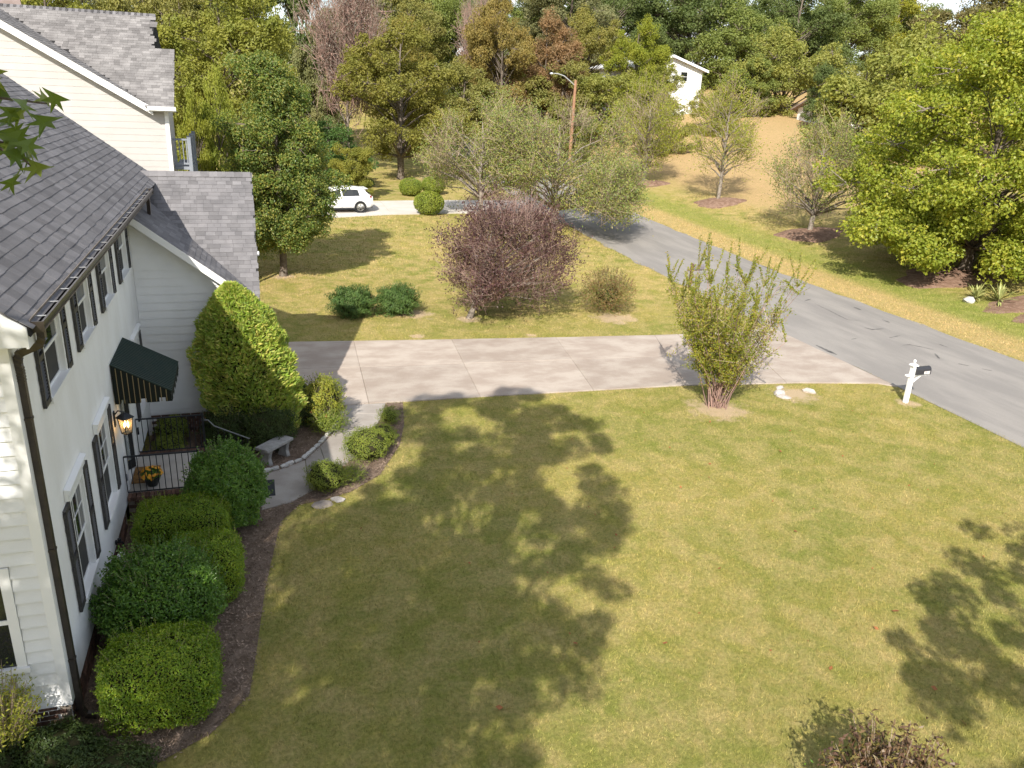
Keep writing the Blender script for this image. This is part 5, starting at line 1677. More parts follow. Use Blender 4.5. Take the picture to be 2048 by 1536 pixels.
shrub('low_shrub', 'wispy grey green plant beside the first walk shrub', 1.62, 15.38, .32, .3, .45, 1800, .04, .014, M_walk, G_w, 'round', .5, jag=.25, core=0, tips=50)
shrub('low_shrub', 'biggest bright green shrub halfway along the front walk', 2.12, 16.5, .52, .46, .70, 8500, .034, .018, M_walk, G_w, 'round', .3, jag=.16)
shrub('low_shrub', 'shaded shrub just behind the biggest walk shrub', 2.55, 17.15, .36, .33, .50, 4500, .034, .018, M_walk, G_w, 'round', .3, jag=.16)
shrub('low_shrub', 'small thin shrub of the walk bed nearest the driveway', 2.92, 18.35, .30, .3, .45, 2500, .034, .016, M_walk, G_w, 'round', .4, jag=.2, core=.6)

# golden arborvitae: fans that point up and out
t = thing('arborvitae', (-0.16, 18.18, 0), 'tall golden green arborvitae at the corner of the wing', 'shrub')
n = 34000
APZ, APR = [0, .1, .25, .5, .68, .82, .93, 1], [.70, .86, .96, 1.0, .86, .62, .34, .08]
zz = rng.random(n) ** 1.05
az = rng.random(n) * 2 * PI
lob = 1 + .08 * np.sin(az * 5 + zz * 8) + .06 * np.sin(az * 9 - zz * 15) + .05 * np.sin(zz * 40 + az * 3)
rr = np.interp(zz, APZ, APR) * lob * (1 - .30 * rng.random(n) ** 1.6)
P = np.stack([1.08 * rr * np.cos(az) - .42 * zz, .70 * rr * np.sin(az) - .15 * zz, .08 + 3.7 * zz], 1)
o_ = np.stack([np.cos(az), np.sin(az), np.zeros(n)], 1)
al = unit(o_ * .75 + np.array([0, 0, .55]) + rng.normal(size=P.shape) * .28)
Nn = unit(np.cross(al, rng.normal(size=P.shape)) + o_ * .5)
v, f = leaf_quads(P, Nn, rng.uniform(.09, .18, n), rng.uniform(.025, .05, n), .08, along=al)
link('foliage', mesh_np('foliage', v, f, M_arb), t)
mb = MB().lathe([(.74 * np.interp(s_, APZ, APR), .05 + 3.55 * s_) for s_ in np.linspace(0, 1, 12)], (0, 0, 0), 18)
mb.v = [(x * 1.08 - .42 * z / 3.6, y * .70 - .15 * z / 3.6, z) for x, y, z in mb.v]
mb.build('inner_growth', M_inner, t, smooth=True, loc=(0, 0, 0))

# ------------------------------------------------------------------ plants at the bottom corners
def sapling(name, label, x, y, n_st, h, spread, lm, L0, W0, cat='shrub', tw=None, lean=(0, 0), per=14, tipcol=None):
    t = thing(name, (x, y, hz(x, y)), label, cat)
    mb = MB()
    Q, D = [], []
    for k in range(n_st):
        a = random.random() * 2 * PI
        r = spread * math.sqrt(random.random())
        hh = h * random.uniform(.65, 1.08) * (1 - .25 * r / max(spread, .01))
        e_ = Vector((r * math.cos(a) + lean[0], r * math.sin(a) + lean[1], hh))
        b0 = Vector((.15 * spread * math.cos(a), .15 * spread * math.sin(a), 0))
        m = b0.lerp(e_, .5) + Vector((0, 0, .10 * h))
        mb.tube([b0, m, e_], [.012, .008, .003], 4, False)
        for s in np.linspace(.3, 1, per):
            p = b0.lerp(m, s * 2) if s < .5 else m.lerp(e_, s * 2 - 1)
            for _ in (0, 1, 2):
                Q.append(tuple(p + Vector((random.gauss(0, .05), random.gauss(0, .05), random.gauss(0, .03)))))
    Q = np.array(Q)
    Nn = unit(rng.normal(size=Q.shape) * .7 + np.array([0, 0, .7]))
    v, f = leaf_quads(Q, Nn, L0 * rng.uniform(.6, 1.3, len(Q)), W0)
    link('stems', mb.mesh('stems', tw or M_twig), t)
    link('foliage', mesh_np('foliage', v, f, lm), t)
    return t
sapling('feathery_shrub', 'feathery yellow green shrub against the near gable wall', -3.3, 8.85, 85, 1.45, .62, M_gold, .055, .018)
shrub('dark_shrub', 'dark ground hugging shrub at the near house corner', -2.72, 8.72, .5, .36, .45, 9000, .05, .022, M_dkshrub, None, 'round', .35, jag=.2)
shrub('dark_shrub', 'dark low shrub at the very bottom left of the bed', -2.1, 8.3, .55, .4, .34, 6000, .05, .022, M_dkshrub, None, 'round', .35, jag=.2)
shrub('dark_shrub', 'dark shrub against the gable wall foundation', -3.55, 8.5, .55, .45, .6, 7000, .05, .022, M_dkshrub, None, 'round', .3, jag=.2)
M_prpl = leaf_mat('bronze_leaves', [(0.13, 0.075, 0.05), (0.19, 0.125, 0.06), (0.09, 0.05, 0.045), (0.20, 0.17, 0.05)], .25)
sapling('bronze_shrub', 'bronze leaved shrub rising into the bottom edge of the picture', 6.3, 4.9, 120, 1.78, .80, M_prpl, .10, .032, per=18)
sapling('leafy_sprig', 'thin dark green sprig beside the bronze shrub', 5.75, 5.15, 16, 1.25, .5, M_holly, .06, .022)

# ------------------------------------------------------------------ the two sweetgums beside the camera
def sweetgum(label, x, y, r0, c, rad, ncl, per, keep, rc=.9, pts=None):
    """trunk at x, y; crown an uneven ellipsoid of clumps centred on c, kept out of the drone's view"""
    d = rdir(ncl)
    lob = 1 + .18 * np.sin(d[:, 0] * 4 + d[:, 2] * 3) + .12 * np.sin(d[:, 1] * 6 + 1)
    C = np.array(c) + d * (lob * (.35 + .65 * rng.random(ncl)) ** .6)[:, None] * np.array(rad)
    if pts is not None: C = pts
    C = C[keep(C[:, 0], C[:, 1], C[:, 2])]
    P, Nn = clump_leaves(C, per, rc, .7)
    P = P[keep(P[:, 0], P[:, 1], P[:, 2])]
    Nn = unit(rng.normal(size=P.shape) * .6 + np.array([0, 0, .6]))
    o = np.array([x, y, 0])
    v, f = leaf_quads(P - o, Nn, rng.uniform(.10, .16, len(P)), rng.uniform(.09, .14, len(P)), .08)
    mb = MB()
    limbs(mb, (C - o)[::2], 4.0, c[2] + rad[2] * .6, r0, lean=(c[0] - x, c[1] - y))
    return plant('sweetgum_tree', (x, y, 0), label, 'tree', 'sweetgum trees close to the camera', mb, M_bark, (v, f), M_gum)
def keep_a(x, y, z):
    """clear of everything the drone looks at"""
    return ~((y > -.2) & (x > -.42 * y - .9) & (x < 2.4 * y + 1.0) & (z < 8.45 + .16 * y))
# leaves that hang into the top left of the picture
def star(s):
    pts = []
    for k in range(5):
        a = PI / 2 + (k - 2) * .95
        l = (1.0, .95, 1.05, .95, 1.0)[k] * s
        if k: pts.append((.36 * s * math.cos(a - .475), .36 * s * math.sin(a - .475)))
        pts.append((.62 * l * math.cos(a - .17), .62 * l * math.sin(a - .17)))
        pts.append((l * math.cos(a), l * math.sin(a)))
        pts.append((.62 * l * math.cos(a + .17), .62 * l * math.sin(a + .17)))
    return pts
def leaf_stars(P, s0):
    V, F = [], []
    for p in P:
        s = s0 * random.uniform(.75, 1.2)
        pts = star(s)
        n_ = Vector(rng.normal(size=3) * .6 + np.array([.1, -.5, .55])).normalized()
        dn = Vector((random.gauss(0, .4), random.gauss(0, .4), -1)).normalized()
        t_ = (dn - n_ * dn.dot(n_)).normalized()
        b_ = n_.cross(t_)
        c0 = Vector(p)
        base = len(V)
        V.append(tuple(c0 + t_ * s * .05))
        V += [tuple(c0 + b_ * a * .9 + t_ * c + n_ * (abs(a) * .22 - .12 * c * c / s)) for a, c in pts]
        k = len(pts)
        F += [(base, base + 1 + i_, base + 1 + (i_ + 1) % k) for i_ in range(k)]
    return np.array(V), np.array(F, np.int32)
ga = sweetgum('sweetgum whose star shaped leaves hang into the top left', -6.6, -1.6, .24, (-6.1, .6, 8.8), (3.3, 2.7, 3.3), 85, 230, keep_a, .7)
o0 = np.array([-6.6, -1.6, 0])
tw = [[(-1.5, 2.3, 8.05), (-1.0, 2.55, 7.98), (-.66, 2.62, 7.92), (-.52, 2.58, 7.91)], [(-1.4, 2.4, 7.95), (-.9, 2.58, 7.88), (-.64, 2.6, 7.80), (-.56, 2.55, 7.73)], [(-1.0, 2.55, 7.97), (-.72, 2.6, 7.85), (-.62, 2.58, 7.76)]]
mb = MB()
mb.tube([(-5.2, .4, 8.8), (-2.8, 1.6, 8.35), (-1.5, 2.3, 8.05)], [.05, .03, .014], 6, False)
for p in tw: mb.tube(p, [.009, .006, .004, .0025][:len(p)], 5, False)
link('twigs', mb.mesh('twigs', M_bark, org=tuple(o0)), ga)['kind'] = 'stuff'
SP = []
for p in tw:
    for a, c in zip(p[:-1], p[1:]):
        for s in np.linspace(0.1, 1, 9): SP.append(np.array(a) + (np.array(c) - np.array(a)) * s + rng.normal(size=3) * np.array([.025, .03, .028]))
v, f = leaf_stars(SP, .052)
link('hanging_leaves', mesh_np('hanging_leaves', v - o0, f, M_gum), ga)
reseed(21)
# the spreading crown over the lawn: clumps on a rising sheet of branches
n = 2400
tx, ty = rng.uniform(-2.5, 9, n), rng.uniform(4.5, 21, n)
k = in_poly(tx + rng.normal(size=n) * .22, ty + rng.normal(size=n) * .22, [(-2.6, 4.5), (-1.6, 8.6), (-.3, 11.5), (.5, 13.3), (1.6, 14.8), (2.9, 17), (3.6, 19.6), (5.5, 20.0), (8.1, 20.3), (7.9, 17.5), (7.0, 15.0), (7.2, 13.2), (5.6, 11.6), (5.4, 10.3), (4.5, 9.0), (3.4, 8.0), (3.3, 4.5)])
k &= (np.sin(tx * 2.1 + ty * .7) + np.sin(ty * 1.9 - tx * 1.1 + 2)) > -1.15
tx, ty = tx[k][:350], ty[k][:350]
tz = 9.3 + .34 * (ty - 8) + rng.normal(size=len(tx)) * .6
sweetgum('sweetgum over the lawn whose crown is above the picture', -3.8, -2.0, .2, (-2.6, 1.0, 11.2), (1, 1, 3), 0, 105, keep_a, .36, pts=np.stack([tx - .64 * tz, ty - 1.109 * tz, tz], 1))
reseed(22)
tx, ty = rng.uniform(7, 18, 900), rng.uniform(2.5, 11, 900)
k = in_poly(tx + rng.normal(size=900) * .3, ty + rng.normal(size=900) * .3, [(11.2, 9.7), (12.6, 9.3), (14.6, 10.4), (18, 9), (16, 3), (8.6, 3), (8.2, 5.9), (9.4, 7.4), (10.4, 8.2)])
tx, ty = tx[k][:200], ty[k][:200]
tz = 7.6 + rng.normal(size=len(tx)) * .6
sweetgum('sweetgum at the right whose crown is outside the picture', 9.0, -3.6, .13, (8.0, -1.2, 8.0), (1, 1, 2), 0, 110, keep_a, .38, pts=np.stack([tx - .64 * tz, ty - 1.109 * tz, tz], 1))

# ------------------------------------------------------------------ trees and shrubs on the lawn
reseed(23)
# pear
B, C, br = boughs(84, 6, 1.95, 1.35, 9.5, 'pyramid', .85, .25)
P, Nn = clump_leaves(C, 270, .44, .9, .35)
v, f = leaf_quads(P, Nn, rng.uniform(.075, .125, len(P)), rng.uniform(.05, .075, len(P)))
mb = MB()
limbs(mb, B, 1.5, 8.6, .15)
plant('pear_tree', (1.08, 34.95, hz(1.08, 34.95)), 'upright green pear tree standing alone on the lawn by the driveway wing', 'tree', None, mb, M_bark, (v, f), M_pear, br, M_bark)
reseed(24)
# plum
mb = MB()
C = clump_centres(100, 2.2, .6, 4.35, 'dome', .15, (.3, 0)) + np.array([1.2, .4, 0])
limbs(mb, C, .5, 3.6, .10, lean=(1.1, .3), thin=.4)
mb2 = MB()
tv, tf, tips = fan_twigs(C, 20, .75, .0075, .75, .45, (1.0, .3))
Pl, Nl = tips[rng.random(len(tips)) < .95], None
Pl = np.concatenate([Pl + rng.normal(size=Pl.shape) * .05, Pl[: len(Pl) // 2] + rng.normal(size=(len(Pl) // 2, 3)) * .09])
dens = np.sin(Pl[:, 0] * 2.1 + 1) + np.sin(Pl[:, 2] * 2.5) + np.sin(Pl[:, 1] * 2.2) + rng.normal(size=len(Pl)) * .6
Pl = Pl[dens > -.9]
Pl = np.concatenate([Pl, Pl + rng.normal(size=Pl.shape) * .07])
v, f = leaf_quads(Pl, unit(rng.normal(size=Pl.shape) + np.array([0, 0, .5])), rng.uniform(.07, .11, len(Pl)), .05)
plant('plum_tree', (7.43, 27.5, 0), 'leaning purple leaf plum with many bare twigs on the lawn', 'tree', None, mb, M_bark_pale, (v, f), M_plum, (tv, tf), M_twig_plum)
# spirea, low evergreens
t = shrub('spirea_bush', 'loose russet and green bush between the plum and the street', 12.95, 27.55, 1.0, .85, 1.55, 6500, .07, .03, M_spir, None, 'round', .55, jag=.2, core=.45, tips=260)
shrub('low_juniper', 'low dark needled evergreen nearer the house, left of the pair', 3.25, 28.3, .82, .66, 1.12, 9000, .13, .022, M_juni, 'pair of low evergreens on the lawn', 'round', .35, jag=.2, along='out', core=.7)
shrub('low_juniper', 'low dark needled evergreen beside the bare soil patch', 4.85, 28.4, .78, .62, 1.08, 8500, .13, .022, M_juni, 'pair of low evergreens on the lawn', 'round', .35, jag=.2, along='out', core=.7)
reseed(25)
# crape myrtle: many stems from one foot, wands at the top
mb = MB()
LP, WA, WB = [], [], []
for k in range(58):
    a = random.random() * 2 * PI
    r = 1.75 * math.sqrt(random.random())
    h = random.uniform(2.3, 4.2) * (1 - .10 * r)
    b0 = Vector((random.gauss(0, .14), random.gauss(0, .12), -.05))
    e_ = Vector((r * math.cos(a) + .02, r * math.sin(a), h))
    m = b0.lerp(e_, .45) + Vector((0, 0, .22))
    mb.tube([b0, m, e_], [.018, .012, .005], 5, False)
    wand = random.random() < .8
    left = 2.7 if e_.x < .35 else 1.3
    for s in np.linspace(.12, 1, 26):
        p = b0.lerp(m, s * 2) if s < .5 else m.lerp(e_, s * 2 - 1)
        if s > .3 and random.random() < .8:
            q_ = p + Vector((random.gauss(0, .22), random.gauss(0, .22), random.gauss(.05, .16)))
            WA.append(tuple(p)); WB.append(tuple(q_))
            for _ in range(int((15 if s < .85 else 7) * left * random.uniform(.3, 1.5))):
                LP.append(tuple(p.lerp(q_, random.random()) + Vector((random.gauss(0, .05), random.gauss(0, .05), random.gauss(0, .05)))))
    if wand:
        for j in range(random.choice((1, 2, 3))):
            w_ = e_ + Vector((random.gauss(0.02, .22), random.gauss(0, .18), random.uniform(.35, 1.05)))
            WA.append(tuple(e_)); WB.append(tuple(w_))
            for s in np.linspace(.05, .97, 26):
                for _ in (0, 1, 2): LP.append(tuple(e_.lerp(w_, s) + Vector((random.gauss(0, .018), random.gauss(0, .018), random.gauss(0, .01)))))
LP = np.array(LP)
v, f = leaf_quads(LP, unit(rng.normal(size=LP.shape) * .8 + np.array([0, 0, .6])), rng.uniform(.04, .075, len(LP)), rng.uniform(.025, .042, len(LP)))
plant('crape_myrtle', (12.0, 17.75, 0), 'many stemmed yellow green crape myrtle beside the driveway', 'shrub', None, mb, M_twig_pink, (v, f), M_myrtle, sticks(np.array(WA), np.array(WB), .007, .003), M_twig)
# clipped balls by the neighbour's drive
G_b = "clipped ball shrubs by the neighbour's driveway"
for lb, x, y, r, h in (("round clipped ball shrub on the lawn side of the neighbour's driveway", 10.55, 49.6, .95, 1.42), ('round clipped ball shrub across the driveway, nearer the white car', 10.75, 56.9, .82, 1.2), ('clipped ball shrub across the driveway, nearer the street', 12.55, 57.6, .85, 1.25)):
    shrub('ball_shrub', lb, x, y, r, r * .9, h, 7000, .075, .045, M_ball, G_b, 'round', .1, jag=.02, z0=hz(x, y))
# street-side twiggy trees with thin olive leaf
def twiggy(label, x, y, R_, z0, z1, ncl, per_t, frac, group=None, prof='dome', lm=None, tm=None, r0=.14, ln=1.0, base=None, name='street_tree', Lf=.13, extra=0, skirt=None):
    C = clump_centres(ncl, R_, z0, z1, prof, .18)
    if skirt is not None: C = np.concatenate([C, np.array(skirt) + rng.normal(size=(30, 3)) * np.array([1.0, 1.2, .6])])
    mb = MB()
    limbs(mb, C, base or max(.8, z0 * .8), z1 * .85, r0, thin=.45)
    tv, tf, tips = fan_twigs(C, per_t, ln * 1.1, .013, .85, .5)
    P = tips[rng.random(len(tips)) < frac]
    dens = np.sin(P[:, 0] * 1.1 + x) + np.sin(P[:, 1] * 1.2) - .20 * (P[:, 2] - z0) + rng.normal(size=len(P)) * .7
    P = P[dens > -1.4]
    P = np.concatenate([P] + [P + rng.normal(size=P.shape) * .2 for _ in range(2 + extra)])
    v, f = leaf_quads(P, unit(rng.normal(size=P.shape) * .7 + np.array([0, 0, .6])), Lf * rng.uniform(.6, 1.3, len(P)), Lf * .55)
    return plant(name, (x, y, hz(x, y)), label, 'tree', group, mb, M_bark_pale, (v, f), lm or M_olive, (tv, tf), tm or M_twig)
reseed(26)
twiggy('half bare street tree with drooping olive crown at the kerb', 17.3, 45.2, 3.7, 1.5, 7.0, 52, 24, .95, 'half bare trees along the near kerb', extra=1, skirt=(1.7, -3.0, 1.9))
twiggy('half bare olive tree behind the plum, farther from the kerb', 13.6, 48.6, 3.7, 1.6, 6.8, 52, 24, .95, 'half bare trees along the near kerb', extra=1)
reseed(27)
# across the road
twiggy('small grey green tree on a red mulch mound across the street', 32.6, 41.1, 2.9, 1.6, 6.0, 46, 15, .95, 'small trees on mulch mounds', extra=1, r0=.15)
twiggy('slim thin leaved tree on a mulch mound, middle of the three', 32.9, 52.3, 2.3, 2.2, 8.6, 40, 13, .9, 'small trees on mulch mounds', 'oval', M_maple, r0=.13, extra=1)
twiggy('tree with twiggy dead top on the farthest mulch mound', 31.6, 62.0, 3.3, 1.5, 7.4, 52, 15, .95, 'small trees on mulch mounds', 'round', M_maple, r0=.15, extra=2)
reseed(28)
# the big maple
B1, C1, br1 = boughs(82, 11, 5.6, 2.0, 11.6, 'dome', 1.55, .35, .65)
B2, C2, br2 = boughs(44, 11, 5.5, .7, 3.0, 'round', 1.3, .55, .45)
C = np.concatenate([C1, C2])
br = (np.concatenate([br1[0], br2[0]]), np.concatenate([br1[1], br2[1] + len(br1[0])]))
P, Nn = clump_leaves(C, 105, .66, .75, .4)
v, f = leaf_quads(P, Nn, rng.uniform(.12, .20, len(P)), rng.uniform(.10, .15, len(P)))
mb = MB()
limbs(mb, np.concatenate([B1, B2]), 1.3, 10.2, .28)
plant('maple_tree', (34.0, 30.6, hz(34.0, 30.6)), 'big yellow green maple at the right across the street', 'tree', None, mb, M_bark, (v, f), M_maple, br, M_bark_pale)

reseed(29)
# yuccas
M_yuc = mat('yucca_blades', (0.38, 0.37, 0.14), 0.5, 0.3, (0.22, 0.26, 0.08), 8)
for lb, x, y, s in (('larger variegated yucca in the bed across the street', 31.25, 26.0, .95), ('smaller variegated yucca beside the larger one', 30.75, 26.75, .8)):
    n = 46
    d = rdir(n, .55)
    d = d[d[:, 2] > -.05]
    l = s * rng.uniform(.7, 1.1, len(d))[:, None]
    sd = unit(np.cross(d, [[0, 0, 1.0]]))
    w = .05 * s
    A = d * .05
    M1 = d * l * .6
    T = d * l + np.array([0, 0, -.12]) * l
    v = np.stack([A - sd * w * .5, A + sd * w * .5, M1 + sd * w, M1 - sd * w, T], 1)
    b5 = np.arange(len(d), dtype=np.int32)[:, None] * 5
    t = thing('yucca', (x, y, hz(x, y) + .12), lb, 'plant', 'variegated yuccas')
    for k in range(len(d)):
        me = mesh_np('blade', v[k], [np.array([[0, 1, 2, 3]], np.int32), np.array([[3, 2, 4]], np.int32)], M_yuc)
        link('blade', me, t)
shrub('low_shrub', 'low green planting at the far right edge across the street', 34.0, 23.8, 1.3, 1.0, 1.0, 5000, .10, .045, M_walk, None, 'round', .4, jag=.2, z0=hz(34, 23.8))
shrub('low_shrub', 'grey green shrub below the maple at the right edge', 37.5, 29.8, 1.9, 1.4, 1.9, 7000, .12, .05, M_olive, None, 'round', .4, jag=.2, z0=hz(37.5, 29.8))

# fallen leaves on the lawn
M_dead = mat('dead_leaf', (0.33, 0.13, 0.045), 0.7, 0.2, (0.24, 0.10, 0.04), 30)
dl = MB()
dl.add([(-.055, -.01, .0), (0, -.045, .02), (.06, .0, .035), (.0, .045, .012), (-.02, 0, .006)], [(0, 1, 4), (1, 2, 4), (2, 3, 4), (3, 0, 4)])
dme = dl.mesh('fallen_leaf', M_dead)
for k, (x, y) in enumerate([(9.94, 8.66), (9.28, 8.36), (8.97, 6.3), (7.67, 10.53), (14.5, 12.91), (9.12, 6.97), (9.53, 9.29), (11.93, 14.71), (9.9, 11.34), (4.33, 9.23), (9.82, 14.46), (7.89, 7.73), (2.8, 8.22), (5.7, 8.89)] + [(rng.uniform(.8, 17), rng.uniform(7.5, 18.5)) for _ in range(60)]):
    o = link('fallen_leaf', dme, None, None, (x, y, .028))
    o.rotation_euler = (random.uniform(-.4, .4), random.uniform(-.4, .4), random.random() * 6)
    o.scale = (1.25 if k in (0, 2) else random.uniform(.6, 1) if k < 14 else random.uniform(.3, .6),) * 3
    tag(o, 'curled brown fallen leaf lying on the front lawn', 'leaf', 'fallen leaves on the lawn')
# ------------------------------------------------------------------ background trees
# one of each form is built with its own trunk and crown; the others are copies of it with their own size, turn and leaf colour
PROTO = {}
def proto(kind):
    """unit tree: 10 m high, crown radius 4 m"""
    br = None
    if kind in ('broad', 'broad_b'):
        B, C, br = boughs(30, 7, 3.6, 1.6, 9.3, 'round' if kind == 'broad' else 'oval', 1.25, .3)
        P, Nn = clump_leaves(C, 95, .62, .85, .35)
        Lf = .24
    elif kind == 'large':
        B, C, br = boughs(50, 9, 3.6, 1.2, 9.5, 'round', 1.05, .3, .75)
        P, Nn = clump_leaves(C, 84, .48, .85, .35)
        Lf = .165
    elif kind == 'conifer':
        B, C, br = boughs(60, 4, 3.5, .4, 9.7, 'pyramid', .7, .3)
        P, Nn = clump_leaves(C, 85, .45, .6, .35)
        Lf = .22
    elif kind == 'column':
        B = C = clump_centres(130, 3.8, .2, 9.6, 'column', .5)
        P, Nn = clump_leaves(C, 110, .8, .8, .3)
        Lf = .30
    elif kind == 'bare':
        B = C = clump_centres(60, 3.4, 2.2, 9.0, 'vase', .1)
    mb = MB()
    limbs(mb, B, 1.6, 8.6, .2 if kind != 'bare' else .15, thin=.35)
    if kind == 'bare':
        tv, tf, tips = fan_twigs(C, 26, 1.5, .022, .9, .35)
        P = tips[rng.random(len(tips)) < .8]
        v, f = leaf_quads(P, rdir(len(P), .4), .17, .09)
        return plant('woodland_tree', (0, 0, 0), None, 'tree', None, mb, M_bark_pale, (v, f), M_bgleaf, (tv, tf), M_twig_pink)
    v, f = leaf_quads(P, Nn, Lf * rng.uniform(.65, 1.3, len(P)), Lf * .62)
    return plant('woodland_tree', (0, 0, 0), None, 'tree', None, mb, M_bark, (v, f), M_bgleaf, br, M_bark)
reseed(31)
G_T = 'woodland trees behind the street'
def wood(kind, x, y, h, w, colr, label, sink=0.0):
    if kind not in PROTO:
        t = PROTO[kind] = proto(kind)
    else:
        t = copy_tree(PROTO[kind])
    t.location = (x, y, hz(x, y) - sink)
    t.rotation_euler = (0, 0, random.random() * 6.28)
    sz = max(h / 10.0, 0.85 * w / 8.0)      # squat trees keep their proportions and stand behind the rise
    t.location.z -= sz * 10.0 - h
    t.scale = (w / 8.0, w / 8.0, sz)
    tag(t, label, 'tree', G_T)
    for c in t.children:
        if c.name.startswith('crown'): c.color = (min(.62, colr[0] * 3.8), min(.62, colr[1] * 3.65), colr[2] * 3.9, 1)
    return t
YG, OL, DK, MG = (0.140, 0.152, 0.030), (0.145, 0.147, 0.043), (0.078, 0.105, 0.034), (0.122, 0.15, 0.041)
LG, OR, RD, GN = (0.158, 0.175, 0.043), (0.195, 0.135, 0.042), (0.215, 0.112, 0.056), (0.125, 0.132, 0.062)
W_ = [
    ('large', -1.3, 60, 14.0, 10.5, YG, "wide yellow green tree filling the gap above the neighbour's roof"),
    ('column', -2.35, 42, 7.3, 1.9, (0.145, 0.162, 0.024), "golden columnar evergreen right behind the neighbour's deck"),
    ('column', -1.35, 43, 8.3, 2.1, (0.135, 0.16, 0.026), 'taller golden columnar evergreen next to the pear tree'),
    ('broad_b', 0.6, 44, 5.0, 3.2, (0.13, 0.15, 0.025), 'low yellow green tree between the golden columns and the pear'),
    ('broad_b', 4.4, 76, 16.5, 7.0, DK, 'tall dark green tree left of the pinkish bare tree'),
    ('bare', 8.0, 70, 14.5, 6.6, (0.30, 0.15, 0.125), 'tall pinkish tree of mostly bare upright twigs'),
    ('broad', 6.0, 73, 11.5, 5.2, (0.14, 0.15, 0.065), 'pale olive tree at the foot of the pinkish bare tree'),
    ('large', 11.4, 64.7, 11.6, 10.2, (0.135, 0.135, 0.03), "broad green and orange tree on the lawn beyond the neighbour's driveway"),
    ('broad', 5.4, 60, 4.6, 6.0, (0.055, 0.10, 0.026), 'low dark green spreading tree behind the parked white car'),
    ('broad_b', 6.6, 55.5, 3.8, 3.3, (0.15, 0.155, 0.03), 'small bushy yellow green tree just behind the white car'),
    ('large', 26.5, 100, 16.5, 13, MG, 'tall mid green tree left of the orange trees'),
    ('bare', 25.0, 92, 14.2, 5.6, (0.12, 0.125, 0.09), 'grey bare topped tree in front of the tall mid green one'),
    ('large', 26.0, 86, 15.2, 9.2, OR, 'tall orange tinted tree near the centre of the tree line'),
    ('large', 31.2, 87, 13.2, 8.8, RD, 'reddest tree of the tree line, right of the orange one'),
    ('broad', 20.4, 80, 8.4, 8.2, OL, 'low olive tree in front of the orange trees'),
    ('large', 43.5, 112, 17.5, 16, GN, 'tall grey green tree above the street light'),
    ('large', 52.0, 117, 17.0, 15, DK, 'tall dark tree directly behind the yellow cone shaped tree'),
    ('large', 42.4, 88, 11.6, 8.0, (0.15, 0.175, 0.022), 'bright yellow green cone shaped tree left of the far white house'),
    ('broad', 32.2, 84, 8.7, 8.8, OL, 'olive tree behind the street light pole'),
    ('broad_b', 36.2, 81, 8.0, 7.8, LG, 'light green tree right of the street light pole'),
    ('large', 64.9, 117, 15.5, 20, DK, 'wide dark green tree above the far white house'),
    ('large', 68.1, 108, 11.5, 17, MG, 'mid green tree right of the far white house'),
    ('large', 80.3, 112, 15.6, 18, DK, 'tall dark green tree at the back of the brown field'),
    ('large', 62.6, 88, 9.4, 15.5, LG, 'sunlit green tree at the edge of the brown field'),
    ('large', 91.3, 116, 17.0, 16, MG, 'tall green tree left of the yellow one at the back'),
    ('large', 104.4, 119, 14.6, 18, (0.185, 0.185, 0.022), 'yellow leaved tree at the back above the big maple'),
    ('large', 56.3, 58, 10.6, 19, (0.155, 0.17, 0.04), 'wide pale yellow green tree right behind the big maple'),
    ('large', 112.8, 112, 18.5, 21, (0.13, 0.12, 0.05), 'brownish green tree at the top right'),
    ('large', 115.6, 104, 18.0, 21, OL, 'olive tree at the far top right edge'),
    ('large', 77.6, 92, 6.4, 11, LG, 'low light green tree behind the far low house'),
    ('large', -6.0, 71, 15.5, 9.5, OL, "olive tree over the ridge of the neighbour's roof"),
    ('large', -12.5, 66, 14.5, 10, YG, "yellow green tree at the top left behind the neighbour's house"),
    ('broad', 54.1, 66, 1.9, 6.0, (0.20, 0.18, 0.06), 'low tan bush on the brown field left of the maple'),
    ('large', 14.5, 84, 12.0, 9.5, (0.14, 0.125, 0.03), 'bronze green tree behind the broad orange one'),
    ('large', 17.5, 96, 14.5, 10, OL, 'olive tree in the gap left of the street'),
    ('broad_b', 30.5, 77, 5.5, 5.5, LG, 'small light tree at the far kerb below the street light'),
    ('broad', 39.0, 74, 5.2, 6.0, OL, 'small olive tree at the edge of the far lawn'),
    ('large', 48.5, 80, 5.0, 6.5, (0.15, 0.155, 0.03), 'small leafy tree in front of the far white house'),
    ('broad', 56.5, 86, 6.5, 6.5, MG, 'green tree at the right corner of the far white house'),
    ('large', 45.0, 88.0, 7.4, 6.4, LG, 'light green tree hiding the left part of the far white house'),
    ('large', 43.2, 86.5, 6.6, 6.5, (0.15, 0.16, 0.04), 'yellowish tree at the left end of the far white house'),
    ('broad', 58.8, 75.5, 6.5, 5.5, DK, 'dark tree at the near corner of the far low house'),
    ('large', 39.5, 95, 12.5, 10, (0.155, 0.15, 0.04), 'tall ochre green tree behind the street light'),
    ('large', 22.5, 110, 15, 11, (0.13, 0.14, 0.035), 'tall green tree closing the far end of the street'),
    ('large', 28.0, 98, 9.5, 8.5, (0.165, 0.15, 0.045), 'ochre tree where the street disappears'),
    ('large', 112, 125, 17.5, 16, MG, 'tall green tree filling the gap at the back, right of the yellow one'),
    ('broad', 66.0, 71, 5.4, 8.5, MG, 'green bush mass beside the far low house'),
]
for a in W_: wood(*a)
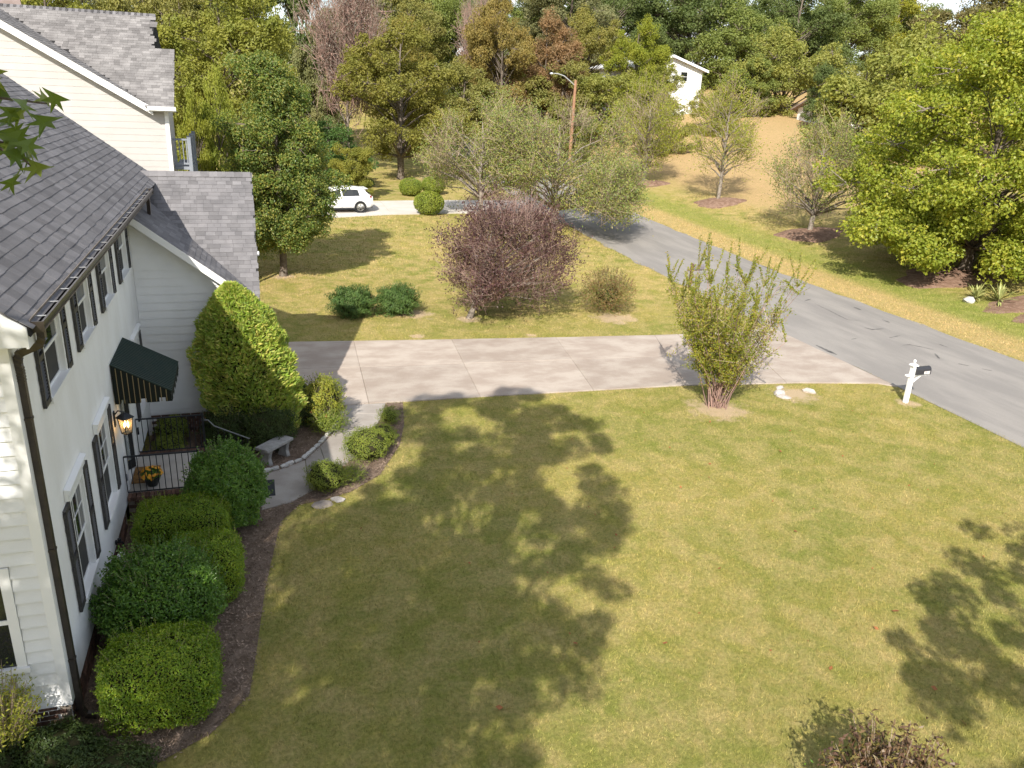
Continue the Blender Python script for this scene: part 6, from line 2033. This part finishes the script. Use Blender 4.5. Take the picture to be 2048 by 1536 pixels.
# the wood closes behind them
back = [(-22, 84), (-10, 92), (0, 99), (16, 112), (24, 118), (36, 127), (47, 130), (60, 132), (74, 131), (88, 133), (102, 134), (118, 132), (132, 122), (142, 108)]
side = ['dark', 'olive', 'green']
for k, (x, y) in enumerate(back):
    wood('large', x + random.uniform(-2, 2), y, random.uniform(15, 18.5) - .02 * x, random.uniform(13, 17), random.choice((DK, MG, OL, GN)), 'tall tree in the rear rank of the woods, seen only through gaps')
